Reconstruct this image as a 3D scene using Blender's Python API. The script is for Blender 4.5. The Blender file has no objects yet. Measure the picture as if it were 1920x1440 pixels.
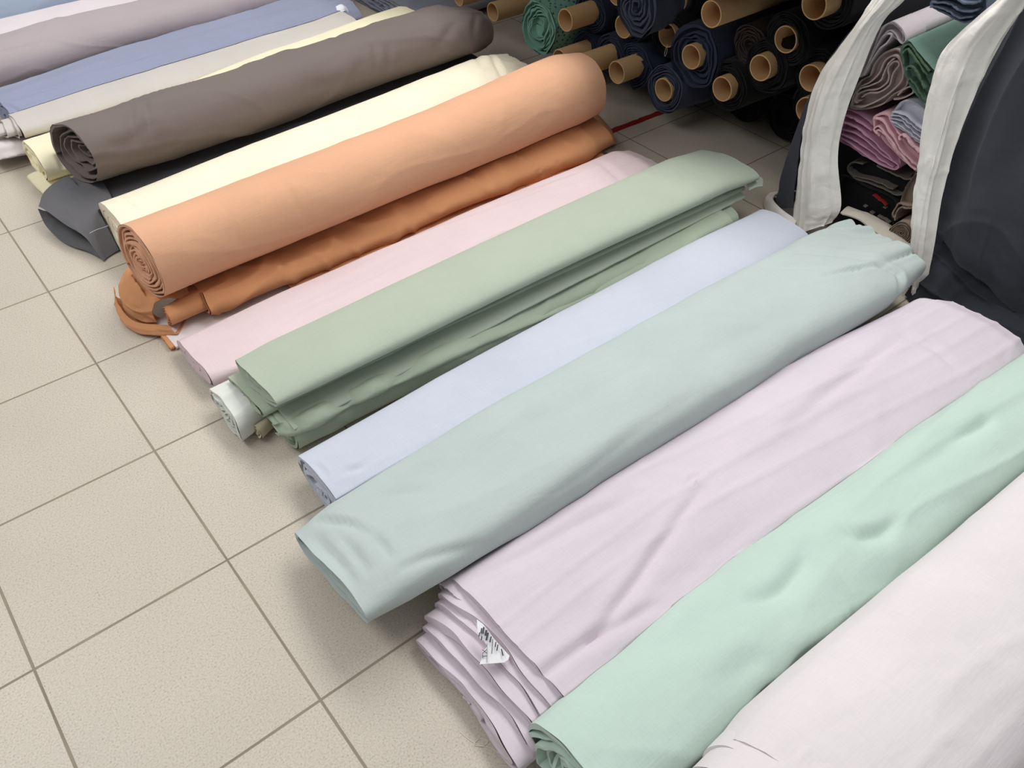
import bpy, math, random
import numpy as np

S = bpy.context.scene
COL = S.collection
PI = math.pi

def lin(rgb):
    out = []
    for c in rgb:
        c /= 255.0
        out.append(c / 12.92 if c <= 0.04045 else ((c + 0.055) / 1.055) ** 2.4)
    return out

# ------------------------------------------------------------------ noise
def _hash(ix, iy, seed):
    h = (ix.astype(np.int64) * 374761393 + iy.astype(np.int64) * 668265263 + seed * 1274126177) & 0x7fffffff
    h = ((h ^ (h >> 13)) * 1274126177) & 0x7fffffff
    h = (h ^ (h >> 16)) & 0xffff
    return h / 65535.0 * 2 - 1

def noise(x, y, seed=0):
    x = np.asarray(x, float); y = np.asarray(y, float)
    x, y = np.broadcast_arrays(x, y)
    ix = np.floor(x); iy = np.floor(y)
    fx = x - ix; fy = y - iy
    fx = fx * fx * fx * (fx * (fx * 6 - 15) + 10); fy = fy * fy * fy * (fy * (fy * 6 - 15) + 10)
    a = _hash(ix, iy, seed); b = _hash(ix + 1, iy, seed); c = _hash(ix, iy + 1, seed); d = _hash(ix + 1, iy + 1, seed)
    return (a * (1 - fx) + b * fx) * (1 - fy) + (c * (1 - fx) + d * fx) * fy

def fbm(x, y, seed=0, oct=3):
    t = 0; s = 1.0; n = 0
    for k in range(oct):
        t = t + s * noise(x * 2 ** k + 7.3 * k, y * 2 ** k - 3.1 * k, seed + 17 * k); n += s; s *= 0.5
    return t / n

def ridge(x, y, seed=0):
    wx = x + 0.45 * noise(x * 0.9, y * 0.9, seed + 5); wy = y + 0.45 * noise(x * 0.9 + 9, y * 0.9, seed + 6)
    v = 1 - np.abs(noise(wx, wy, seed)) * 2.2
    return np.clip(v, 0, 1) ** 2

def smooth(t):
    t = np.clip(t, 0, 1); return t * t * (3 - 2 * t)

# ------------------------------------------------------------------ curves
def cr(P, n, closed=False):
    """Catmull-Rom through P, resampled to n points evenly by length."""
    P = np.asarray(P, float)
    if closed:
        Q = np.vstack([P[-1:], P, P[:2]])
        segs = len(P)
    else:
        Q = np.vstack([2 * P[0] - P[1], P, 2 * P[-1] - P[-2]])
        segs = len(P) - 1
    m = 24
    out = []
    t = np.linspace(0, 1, m, endpoint=False)[:, None]
    for i in range(segs):
        p0, p1, p2, p3 = Q[i:i + 4]
        out.append(0.5 * ((2 * p1) + (-p0 + p2) * t + (2 * p0 - 5 * p1 + 4 * p2 - p3) * t ** 2 + (-p0 + 3 * p1 - 3 * p2 + p3) * t ** 3))
    out = np.vstack(out + [Q[-2:-1]])
    d = np.r_[0, np.cumsum(np.linalg.norm(np.diff(out, axis=0), axis=1))]
    u = np.linspace(0, d[-1], n, endpoint=not closed)
    return np.stack([np.interp(u, d, out[:, k]) for k in range(out.shape[1])], 1)

def crgrid(G, nu, nv):
    """bicubic surface through a control grid G[i][j] -> (nu, nv, 3)"""
    G = np.asarray(G, float)
    def up(A, n):          # uniform-parameter Catmull-Rom along axis 0
        m = len(A)
        Q = np.concatenate([(2 * A[0] - A[1])[None], A, (2 * A[-1] - A[-2])[None]], 0)
        u = np.linspace(0, m - 1, n); i = np.minimum(u.astype(int), m - 2); t = (u - i).reshape((-1,) + (1,) * (A.ndim - 1))
        p0, p1, p2, p3 = Q[i], Q[i + 1], Q[i + 2], Q[i + 3]
        return 0.5 * ((2 * p1) + (-p0 + p2) * t + (2 * p0 - 5 * p1 + 4 * p2 - p3) * t ** 2 + (-p0 + 3 * p1 - 3 * p2 + p3) * t ** 3)
    A = up(G, nu)
    return up(A.transpose(1, 0, 2), nv).transpose(1, 0, 2)

NP = 132
RINGS = {}
def ell(cy, cz, a, b, tilt=0.0, n=2.3, up=None):
    """flattened roll section: superellipse, tilt in radians (positive lifts the -Y side); up = rounder exponent for the upper half"""
    t = np.linspace(0, 2 * PI, 720, endpoint=False)
    c, s = np.cos(t), np.sin(t)
    y = a * np.sign(c) * np.abs(c) ** (2 / n); z = b * np.sign(s) * np.abs(s) ** (2 / n)
    ct, st = math.cos(-tilt), math.sin(-tilt)
    P = np.stack([cy + y * ct - z * st, cz + y * st + z * ct], 1)
    P = np.vstack([P, P[:1]])
    d = np.r_[0, np.cumsum(np.linalg.norm(np.diff(P, axis=0), axis=1))]
    u = np.linspace(0, d[-1], NP, endpoint=False)
    return np.stack([np.interp(u, d, P[:, 0]), np.interp(u, d, P[:, 1])], 1)

# ------------------------------------------------------------------ mesh helpers
def mk(name, V, F, mat, parent=None, sharp=50):
    V = np.asarray(V, float)
    me = bpy.data.meshes.new(name)
    me.from_pydata([tuple(v) for v in V.tolist()], [], F)
    me.materials.append(mat)
    me.polygons.foreach_set('use_smooth', [True] * len(me.polygons))
    me.update()
    try: me.set_sharp_from_angle(angle=math.radians(sharp))
    except Exception: pass
    o = bpy.data.objects.new(name, me)
    COL.objects.link(o)
    if parent: o.parent = parent
    return o

def tag(o, label, cat, group=None, kind=None):
    o['label'] = label; o['category'] = cat
    if group: o['group'] = group
    if kind: o['kind'] = kind
    return o

def empty(name, loc=(0, 0, 0)):
    o = bpy.data.objects.new(name, None); COL.objects.link(o); o.location = loc
    o.empty_display_size = 0.05
    return o

def gridfaces(nu, nv, closed_v=False, off=0):
    F = []
    nj = nv if closed_v else nv - 1
    for i in range(nu - 1):
        for j in range(nj):
            k = (j + 1) % nv
            F.append((off + i * nv + j, off + (i + 1) * nv + j, off + (i + 1) * nv + k, off + i * nv + k))
    return F

# ------------------------------------------------------------------ materials
def nodes(name):
    m = bpy.data.materials.new(name); m.use_nodes = True
    nt = m.node_tree; b = nt.nodes['Principled BSDF']
    return m, nt, b

def fabric(name, rgb, rough=0.88, var=0.05, weave=0.25, stretch=(1, 1, 1), slub=260, wr=0.0):
    m, nt, b = nodes(name)
    N = nt.nodes.new; L = nt.links.new
    tc = N('ShaderNodeTexCoord'); mp = N('ShaderNodeMapping'); mp.inputs['Scale'].default_value = stretch
    L(tc.outputs['Object'], mp.inputs['Vector'])
    n1 = N('ShaderNodeTexNoise'); n1.inputs['Scale'].default_value = 5; n1.inputs['Detail'].default_value = 4
    L(mp.outputs[0], n1.inputs['Vector'])
    # slubs of the weave: two crossed stretched noises
    mx = N('ShaderNodeMapping'); mx.inputs['Scale'].default_value = (0.12, 1, 1); L(tc.outputs['Object'], mx.inputs['Vector'])
    my = N('ShaderNodeMapping'); my.inputs['Scale'].default_value = (1, 0.12, 0.12); L(tc.outputs['Object'], my.inputs['Vector'])
    nx = N('ShaderNodeTexNoise'); nx.inputs['Scale'].default_value = slub; nx.inputs['Detail'].default_value = 2; L(mx.outputs[0], nx.inputs['Vector'])
    ny = N('ShaderNodeTexNoise'); ny.inputs['Scale'].default_value = slub; ny.inputs['Detail'].default_value = 2; L(my.outputs[0], ny.inputs['Vector'])
    ad = N('ShaderNodeMath'); ad.operation = 'ADD'; L(nx.outputs[0], ad.inputs[0]); L(ny.outputs[0], ad.inputs[1])
    ad2 = N('ShaderNodeMath'); ad2.operation = 'MULTIPLY_ADD'; L(ad.outputs[0], ad2.inputs[0]); ad2.inputs[1].default_value = 0.35; L(n1.outputs[0], ad2.inputs[2])
    mr = N('ShaderNodeMapRange'); L(ad2.outputs[0], mr.inputs[0]); mr.inputs[1].default_value = 0.55; mr.inputs[2].default_value = 1.15
    mr.inputs[3].default_value = 1 - var; mr.inputs[4].default_value = 1 + var
    c = lin(rgb)
    mxc = N('ShaderNodeMix'); mxc.data_type = 'RGBA'; mxc.blend_type = 'MULTIPLY'; mxc.inputs[0].default_value = 1
    mxc.inputs[6].default_value = (*c, 1)
    cb = N('ShaderNodeCombineColor')
    for k in range(3): L(mr.outputs[0], cb.inputs[k])
    L(cb.outputs[0], mxc.inputs[7]); L(mxc.outputs[2], b.inputs['Base Color'])
    b.inputs['Roughness'].default_value = rough
    b.inputs['Specular IOR Level'].default_value = 0.25
    b.inputs['Sheen Weight'].default_value = 0.08; b.inputs['Sheen Roughness'].default_value = 0.5
    bp = N('ShaderNodeBump'); bp.inputs['Strength'].default_value = weave; bp.inputs['Distance'].default_value = 0.0012
    L(ad.outputs[0], bp.inputs['Height'])
    # soft handling wrinkles
    n2 = N('ShaderNodeTexNoise'); n2.inputs['Scale'].default_value = 14; n2.inputs['Detail'].default_value = 3; n2.inputs['Distortion'].default_value = 0.8
    mw = N('ShaderNodeMapping'); mw.inputs['Scale'].default_value = (0.6, 1.2, 1.2); mw.inputs['Rotation'].default_value = (0, 0, 0.5)
    L(tc.outputs['Object'], mw.inputs['Vector']); L(mw.outputs[0], n2.inputs['Vector'])
    b2 = N('ShaderNodeBump'); b2.inputs['Strength'].default_value = 0.35; b2.inputs['Distance'].default_value = 0.006 + wr
    L(n2.outputs[0], b2.inputs['Height']); L(bp.outputs[0], b2.inputs['Normal']); L(b2.outputs[0], b.inputs['Normal'])
    return m

def plain(name, rgb, rough=0.6, var=0.06, scale=40, bump=0.0, spec=0.3):
    m, nt, b = nodes(name)
    N = nt.nodes.new; L = nt.links.new
    tc = N('ShaderNodeTexCoord'); n1 = N('ShaderNodeTexNoise'); n1.inputs['Scale'].default_value = scale; n1.inputs['Detail'].default_value = 3
    L(tc.outputs['Object'], n1.inputs['Vector'])
    r = N('ShaderNodeMix'); r.data_type = 'RGBA'; L(n1.outputs[0], r.inputs[0])
    c = lin(rgb)
    r.inputs[6].default_value = (*[v * (1 - var) for v in c], 1); r.inputs[7].default_value = (*[min(1, v * (1 + var)) for v in c], 1)
    L(r.outputs[2], b.inputs['Base Color']); b.inputs['Roughness'].default_value = rough
    b.inputs['Specular IOR Level'].default_value = spec
    if bump:
        bp = N('ShaderNodeBump'); bp.inputs['Strength'].default_value = bump; bp.inputs['Distance'].default_value = 0.002
        L(n1.outputs[0], bp.inputs['Height']); L(bp.outputs[0], b.inputs['Normal'])
    return m

# ------------------------------------------------------------------ cloth bolts
def section_normals(P):
    T = np.roll(P, -1, 0) - np.roll(P, 1, 0)
    Nn = np.stack([T[:, 1], -T[:, 0]], 1)
    return Nn / (np.linalg.norm(Nn, axis=1, keepdims=True) + 1e-9)

def seg_dist(x, y, A, B):
    A = np.asarray(A); B = np.asarray(B); d = B - A; L2 = d @ d + 1e-12
    t = np.clip(((x - A[0]) * d[0] + (y - A[1]) * d[1]) / L2, 0, 1)
    px = x - (A[0] + t * d[0]); py = y - (A[1] + t * d[1])
    side = np.sign(d[0] * py - d[1] * px)
    return np.hypot(px, py), t, side

def bolt(name, mat, st, seed=1, nx=170, lump=0.006, wr=0.003, wrs=(2.2, 7.0), long=0.0, creases=(), near=None, far=None,
         parent=None, rim=0.006, flare=0.0, gather=None, floor=0.003, skew=0.0):
    """st: [(x, section)] stations from the near end to the far end"""
    xs = np.array([s[0] for s in st]); SEC = np.stack([s[1] for s in st])
    x = np.linspace(xs[0], xs[-1], nx)
    # finer towards both ends
    k = np.linspace(0, 1, nx); k = k + 0.08 * np.sin(2 * PI * k) * -1 * 0.9 / 1.0 * 0.5
    x = xs[0] + (xs[-1] - xs[0]) * k
    P = np.zeros((nx, NP, 2))
    for i, xx in enumerate(x):
        j = int(np.clip(np.searchsorted(xs, xx) - 1, 0, len(xs) - 2))
        t = (xx - xs[j]) / (xs[j + 1] - xs[j])
        if len(xs) > 2: t = t * t * (3 - 2 * t) * 0.5 + t * 0.5
        P[i] = SEC[j] * (1 - t) + SEC[j + 1] * t
    per = np.linalg.norm(np.diff(np.vstack([SEC[0], SEC[0][:1]]), axis=0), axis=1); s = np.r_[0, np.cumsum(per)][:-1]
    Nn = np.stack([section_normals(P[i]) for i in range(nx)])
    X, Sg = np.meshgrid(x, s, indexing='ij')
    # close the noise around the seam, which sits on the far (+Y) side
    L = s[-1] + per[-1]
    w = smooth(np.minimum(s, L - s) / (0.10 * L))[None, :]
    D = lump * fbm(X * 2.3, Sg * 5, seed, 2) + wr * (ridge(X * wrs[0] + Sg * 2.0, Sg * wrs[1] - X * 0.8, seed + 3) - 0.3) \
        + wr * 0.6 * (ridge(X * wrs[0] * 2.1 - Sg * 5, Sg * wrs[1] * 0.7 + X * 1.5, seed + 8) - 0.3)
    if long: D = D + long * (ridge(X * 0.55, Sg * 11 + 0.5 * np.sin(X * 2.5), seed + 21) - 0.35)
    D = D * (0.25 + 0.75 * w)
    top = np.clip(Nn[:, :, 1] * 2, 0, 1)
    for c in creases:
        pts, wd, dp = c[0], c[1], c[2]
        dm = np.full(X.shape, 9.0); sm = np.zeros(X.shape); tm = np.zeros(X.shape); ns = len(pts) - 1
        for q, (A, B) in enumerate(zip(pts[:-1], pts[1:])):
            d, t, side = seg_dist(X, P[:, :, 0], A[:2], B[:2])
            m = d < dm; dm = np.where(m, d, dm); sm = np.where(m, side, sm); tm = np.where(m, (q + t) / ns, tm)
        fade = np.sin(PI * np.clip(tm * .9 + .05, 0, 1)) ** .6
        D = D + fade * top * dp * (-np.exp(-(dm / wd) ** 2) + 0.5 * np.exp(-((dm - 1.9 * wd) / (1.4 * wd)) ** 2) * (0.3 + 0.7 * (sm > 0)))
    if gather is not None:          # bunched pleats towards the far end
        gx, ga = gather
        g = smooth((X - gx) / (xs[-1] - gx))
        D = D + ga * g * (np.abs(noise(Sg * 30 + 2 * noise(X * 4, Sg * 3, seed + 33), X * 1.6, seed + 31)) - 0.3)
    if flare: D = D - flare * np.exp(-((X - xs[0]) / 0.02) ** 2)
    Y = P[:, :, 0] + Nn[:, :, 0] * D; Z = P[:, :, 1] + Nn[:, :, 1] * D
    ang = np.arange(NP) / NP
    e0 = rim * fbm(np.cos(ang * 2 * PI) * .9 + 5, np.sin(ang * 2 * PI) * .9 + 3, seed + 40, 2)
    e1 = rim * fbm(np.cos(ang * 2 * PI) * 1.2 + 9, np.sin(ang * 2 * PI) * 1.2 - 3, seed + 41, 3)
    XX = X + e0[None, :] * np.exp(-(X - xs[0]) / 0.06) + e1[None, :] * np.exp((X - xs[-1]) / 0.06)
    if skew: XX = XX + skew * (Y - P[:, :, 0].mean(1)[:, None]) * np.exp(-(X - xs[0]) / 0.15)
    Z = np.maximum(Z, floor)
    V = np.stack([XX, Y, Z], 2)
    F = [f[::-1] for f in gridfaces(nx, NP, True)]
    if far == 'flat': F.append(tuple(range((nx - 1) * NP, nx * NP)))
    o = mk(name, V.reshape(-1, 3), F, mat, parent, 60)
    RINGS[o.name] = nx
    if near is not None:
        spiral(o, mat if near.get('mat') is None else near['mat'], V[0], -1, seed, **{k: v for k, v in near.items() if k != 'mat'})
    if far is not None and far != 'flat':
        spiral(o, mat if far.get('mat') is None else far['mat'], V[-1], 1, seed + 1, **{k: v for k, v in far.items() if k != 'mat'})
    return o

def spiral(parent, mat, rimV, sgn, seed, turns=7, depth=0.02, tel=0.0, telturns=99, gap=0.5, amp=0.006, crumple=0.05, name='rolled_end', inner=0.06, floor=0.003, cup=0.0, plug=True):
    """the coiled layers seen in the end of a bolt: one strip wound inwards"""
    R = np.asarray(rimV); c = R.mean(0); n = len(R)
    tot = int(turns * n)
    V = []
    k = np.arange(tot + 1); tau = k / n; idx = k % n
    th = idx / n
    def sc(t):
        base = 1 - t / turns * (1 - inner)
        wob = crumple * np.minimum(t, 1.0) * fbm(np.cos(t * 2 * PI) * 1.1 + t * 0.33, np.sin(t * 2 * PI) * 1.1 + 2 + t * .21, seed + 60, 2)
        return np.maximum(base * (1 + wob), inner * .98)
    def ex(t):
        m = np.minimum(t, 1.0)
        e = amp * m * fbm(np.cos(t * 2 * PI) * 0.9 + t * 0.7, np.sin(t * 2 * PI) * 0.9 - t * .6, seed + 70, 2)
        return e + tel * np.minimum(t, telturns) - cup * t / turns
    s0 = sc(tau); s1 = sc(tau + 1.0)
    s0 = np.where(tau < 1, s0 * (1 - 0.0) + 0, s0)
    base = R[idx]
    dirv = base - c
    rimx = (base[:, 0] - c[0])
    def pt(s, dx, t):
        q = c + dirv * s[:, None]
        q[:, 0] = c[0] + rimx * s + sgn * dx
        q[:, 2] = np.maximum(q[:, 2], floor)
        return q
    # outermost turn must begin exactly on the rim
    b0 = np.minimum(tau, 1.0); s0 = s0 * b0 + (1 - b0) * 1.0 * np.where(tau < 1, 1, s0)
    th_ = (s0 - s1)
    A = pt(s0, ex(tau), tau); B = pt(s0 - th_ * (1 - gap), ex(tau), tau)
    C = pt(s0 - th_ * (1 - gap), ex(tau) - depth, tau); Dd = pt(s1, ex(tau) - depth, tau); E = pt(s1, ex(tau + 1), tau + 1)
    V = np.stack([A, B, C, Dd, E], 1)
    m = len(V)
    F = gridfaces(m, 5)
    # core plug
    off = m * 5
    core = V[-n:, 3]
    Vc = np.vstack([V.reshape(-1, 3), core, [c + np.array([sgn * (-depth), 0, 0])]])
    if plug:
        for j in range(n - 1): F.append((off + j, off + j + 1, off + n))
    else: Vc = Vc[:off]
    return mk(name, Vc, F, mat, parent, 40)

def sheet(name, mat, G, nu=60, nv=60, seed=1, amp=0.003, scale=12, thick=0.002, parent=None, floor=0.002, fold=0.0, fdir=(1, 0), jag=0.0):
    Q = crgrid(G, nu, nv)
    du = np.gradient(Q, axis=0); dv = np.gradient(Q, axis=1)
    Nn = np.cross(du, dv); Nn /= np.linalg.norm(Nn, axis=2, keepdims=True) + 1e-9
    U, Vv = np.meshgrid(np.linspace(0, 1, nu), np.linspace(0, 1, nv), indexing='ij')
    LU = np.linalg.norm(du, axis=2).sum(0).mean(); LV = np.linalg.norm(dv, axis=2).sum(1).mean()
    a = U * LU * scale; b = Vv * LV * scale
    D = amp * fbm(a, b, seed, 3) + amp * 0.8 * (ridge(a * 0.6, b * 0.6, seed + 3) - 0.3)
    if fold: D = D + fold * (ridge((U * fdir[0] + Vv * fdir[1]) * 6 + 0.3 * noise(a * .3, b * .3, seed + 5), (U * fdir[1] - Vv * fdir[0]) * 1.2, seed + 9) - 0.3)
    Q = Q + Nn * D[:, :, None]
    if jag:
        w = np.exp(-np.minimum(np.minimum(U, 1 - U) * LU, np.minimum(Vv, 1 - Vv) * LV) / 0.02)
        Q[:, :, 0] += jag * w * fbm(a * 2, b * 2, seed + 50, 3)
    T = Q - Nn * thick
    Q[:, :, 2] = np.maximum(Q[:, :, 2], floor + thick); T[:, :, 2] = np.maximum(T[:, :, 2], floor)
    n = nu * nv
    F = gridfaces(nu, nv) + [f[::-1] for f in gridfaces(nu, nv, off=n)]
    ring = [i * nv for i in range(nu)] + [(nu - 1) * nv + j for j in range(1, nv)] + [i * nv + nv - 1 for i in range(nu - 2, -1, -1)] + [j for j in range(nv - 2, 0, -1)]
    for p, q in zip(ring, ring[1:] + ring[:1]): F.append((p, q, n + q, n + p))
    return mk(name, np.vstack([Q.reshape(-1, 3), T.reshape(-1, 3)]), F, mat, parent, 55)

def ribbon(name, mat, P, x0, x1, t=0.004, parent=None, n=90, seed=1, rim=0.006, nx=24, drift=(0, 0), amp=0.002):
    """a cloth seen edge-on: polyline P in (y,z), thickness t, carried along X"""
    C = cr(P, n)
    T = np.gradient(C, axis=0); Nn = np.stack([-T[:, 1], T[:, 0]], 1); Nn /= np.linalg.norm(Nn, axis=1, keepdims=True) + 1e-9
    tt = np.full((n, 1), t / 2)
    loop = np.vstack([C + Nn * tt, (C - Nn * tt)[::-1]])
    m = len(loop)
    xs = np.linspace(0, 1, nx) ** 1.6 * (x1 - x0) + x0
    s = np.r_[np.linspace(0, 1, n), np.linspace(1, 0, n)]
    e = rim * fbm(s * 9, s * 0 + seed, seed, 3)
    V = []
    for i, x in enumerate(xs):
        k = (x - x0)
        d = amp * fbm(s * 8, s * 0 + k * 8, seed + 2, 2)
        NL = np.vstack([Nn, Nn[::-1]])
        Q = loop + NL * d[:, None] + np.array(drift) * k
        V.append(np.stack([x + e * math.exp(-k / 0.05), Q[:, 0], Q[:, 1]], 1))
    V = np.vstack(V)
    F = gridfaces(nx, m, True)
    for j in range(n - 1):
        F.append((j, j + 1, m - 2 - j, m - 1 - j))
        o = (nx - 1) * m; F.append((o + m - 1 - j, o + m - 2 - j, o + j + 1, o + j))
    return mk(name, V, F, mat, parent, 45)

def tube(name, mat, y, z, x0, x1, r=0.042, w=0.0055, parent=None, dy=0.0, dz=0.0, n=40):
    prof = [(x0, r - 0.0008), (x0 + 0.0008, r), (x1, r), (x1, r - w), (x0 + 0.0008, r - w), (x0, r - w + 0.0008)]
    V = []
    for (x, rr) in prof:
        k = x - x0
        for j in range(n):
            a = 2 * PI * j / n
            V.append((x, y + dy * k + rr * math.cos(a), z + dz * k + rr * math.sin(a)))
    F = []
    m = len(prof)
    for i in range(m):
        i2 = (i + 1) % m
        for j in range(n):
            k = (j + 1) % n
            F.append((i * n + j, i2 * n + j, i2 * n + k, i * n + k))
    return mk(name, V, F, mat, parent, 35)

def box(name, mat, x0, x1, y0, y1, z0, z1, parent=None):
    V = [(x, y, z) for x in (x0, x1) for y in (y0, y1) for z in (z0, z1)]
    F = [(0, 1, 3, 2), (4, 6, 7, 5), (0, 4, 5, 1), (2, 3, 7, 6), (0, 2, 6, 4), (1, 5, 7, 3)]
    o = mk(name, V, F, mat, parent, 30)
    return o

# ------------------------------------------------------------------ pressing soft things against each other
def _co(o):
    n = len(o.data.vertices); a = np.empty(n * 3); o.data.vertices.foreach_get('co', a); return a.reshape(-1, 3)

def _off(o):
    p = np.zeros(3)
    while o is not None:
        p += np.array(o.location); o = o.parent
    return p

def _solid(o):
    """polar table of a bolt's sections, for the inside test"""
    nx = RINGS[o.name]; V = (_co(o)[:nx * NP] + _off(o)).reshape(nx, NP, 3)
    c = V[:, :, 1:].mean(1); A = np.linspace(-PI, PI, 121)
    R = np.zeros((nx, 121))
    for i in range(nx):
        d = V[i, :, 1:] - c[i]; a = np.arctan2(d[:, 1], d[:, 0]); r = np.hypot(d[:, 0], d[:, 1]); k = np.argsort(a); a = a[k]; r = r[k]
        R[i] = np.interp(A, np.r_[a[-1] - 2 * PI, a, a[0] + 2 * PI], np.r_[r[-1], r, r[0]])
    h = np.abs(V[:, :, 1:] - c[:, None]).max(1)
    return dict(x=V[:, :, 0].mean(1), c=c, R=R, h=h, lo=V.reshape(-1, 3).min(0), hi=V.reshape(-1, 3).max(0))

def _rod(y, z, x0, x1, r):
    x = np.array([x0, x1]); c = np.array([[y, z], [y, z]], float)
    return dict(x=x, c=c, R=np.full((2, 121), r), h=np.full((2, 2), r), lo=np.array([x0, y - r, z - r]), hi=np.array([x1, y + r, z + r]))

def _push(P, S, gap):
    m = np.all((P > S['lo'] - gap) & (P < S['hi'] + gap), axis=1)
    if not m.any(): return P, 0
    idx = np.nonzero(m)[0]; Q = P[idx]
    x = S['x']; j = np.clip(np.searchsorted(x, Q[:, 0]) - 1, 0, len(x) - 2); t = np.clip((Q[:, 0] - x[j]) / (x[j + 1] - x[j]), 0, 1)
    c = S['c'][j] * (1 - t)[:, None] + S['c'][j + 1] * t[:, None]; h = S['h'][j] * (1 - t)[:, None] + S['h'][j + 1] * t[:, None]
    d = Q[:, 1:] - c
    n = d / (h ** 2) + 1e-9; n /= np.linalg.norm(n, axis=1, keepdims=True)
    def inside(e):
        a = (np.arctan2(e[:, 1], e[:, 0]) + PI) / (2 * PI) * 120; k = np.clip(a.astype(int), 0, 119); f = a - k
        r = (S['R'][j, k] * (1 - f) + S['R'][j, k + 1] * f) * (1 - t) + (S['R'][j + 1, k] * (1 - f) + S['R'][j + 1, k + 1] * f) * t
        return np.hypot(e[:, 0], e[:, 1]) < r + gap
    hit = inside(d)
    if not hit.any(): return P, 0
    lo = np.zeros(len(Q)); hi = np.full(len(Q), 0.35)
    for _ in range(16):
        mid_t = (lo + hi) / 2; ins = inside(d + n * mid_t[:, None]); lo = np.where(ins, mid_t, lo); hi = np.where(ins, hi, mid_t)
    Q = Q.copy(); Q[hit, 1:] = (c + d + n * hi[:, None])[hit]
    P = P.copy(); P[idx] = Q
    return P, int(hit.sum())

def press(root, solids, gap=0.0005, floor=0.003, skip=('cardboard_tube',)):
    st = [root] + list(root.children_recursive)
    for o in st:
        if o.type != 'MESH' or o.name.split('.')[0] in skip: continue
        off = _off(o); P = _co(o) + off; tot = 0
        for S in solids:
            P, k = _push(P, S, gap); tot += k
        if tot:
            P[:, 2] = np.maximum(P[:, 2], floor)
            o.data.vertices.foreach_set('co', (P - off).reshape(-1)); o.data.update()

# ================================================================== camera
cam = bpy.data.cameras.new('camera'); co = bpy.data.objects.new('camera', cam); COL.objects.link(co)
cam.sensor_width = 36; cam.lens = 36 * 1579.26 / 1920; cam.clip_start = 0.02; cam.clip_end = 60
from mathutils import Matrix
co.matrix_world = Matrix(((0.77842, 0.432879, -0.454618, -0.182401), (-0.627733, 0.541074, -0.559635, -2.790413),
                          (0.003728, 0.72101, 0.692915, 1.52698), (0, 0, 0, 1)))
S.camera = co

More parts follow.
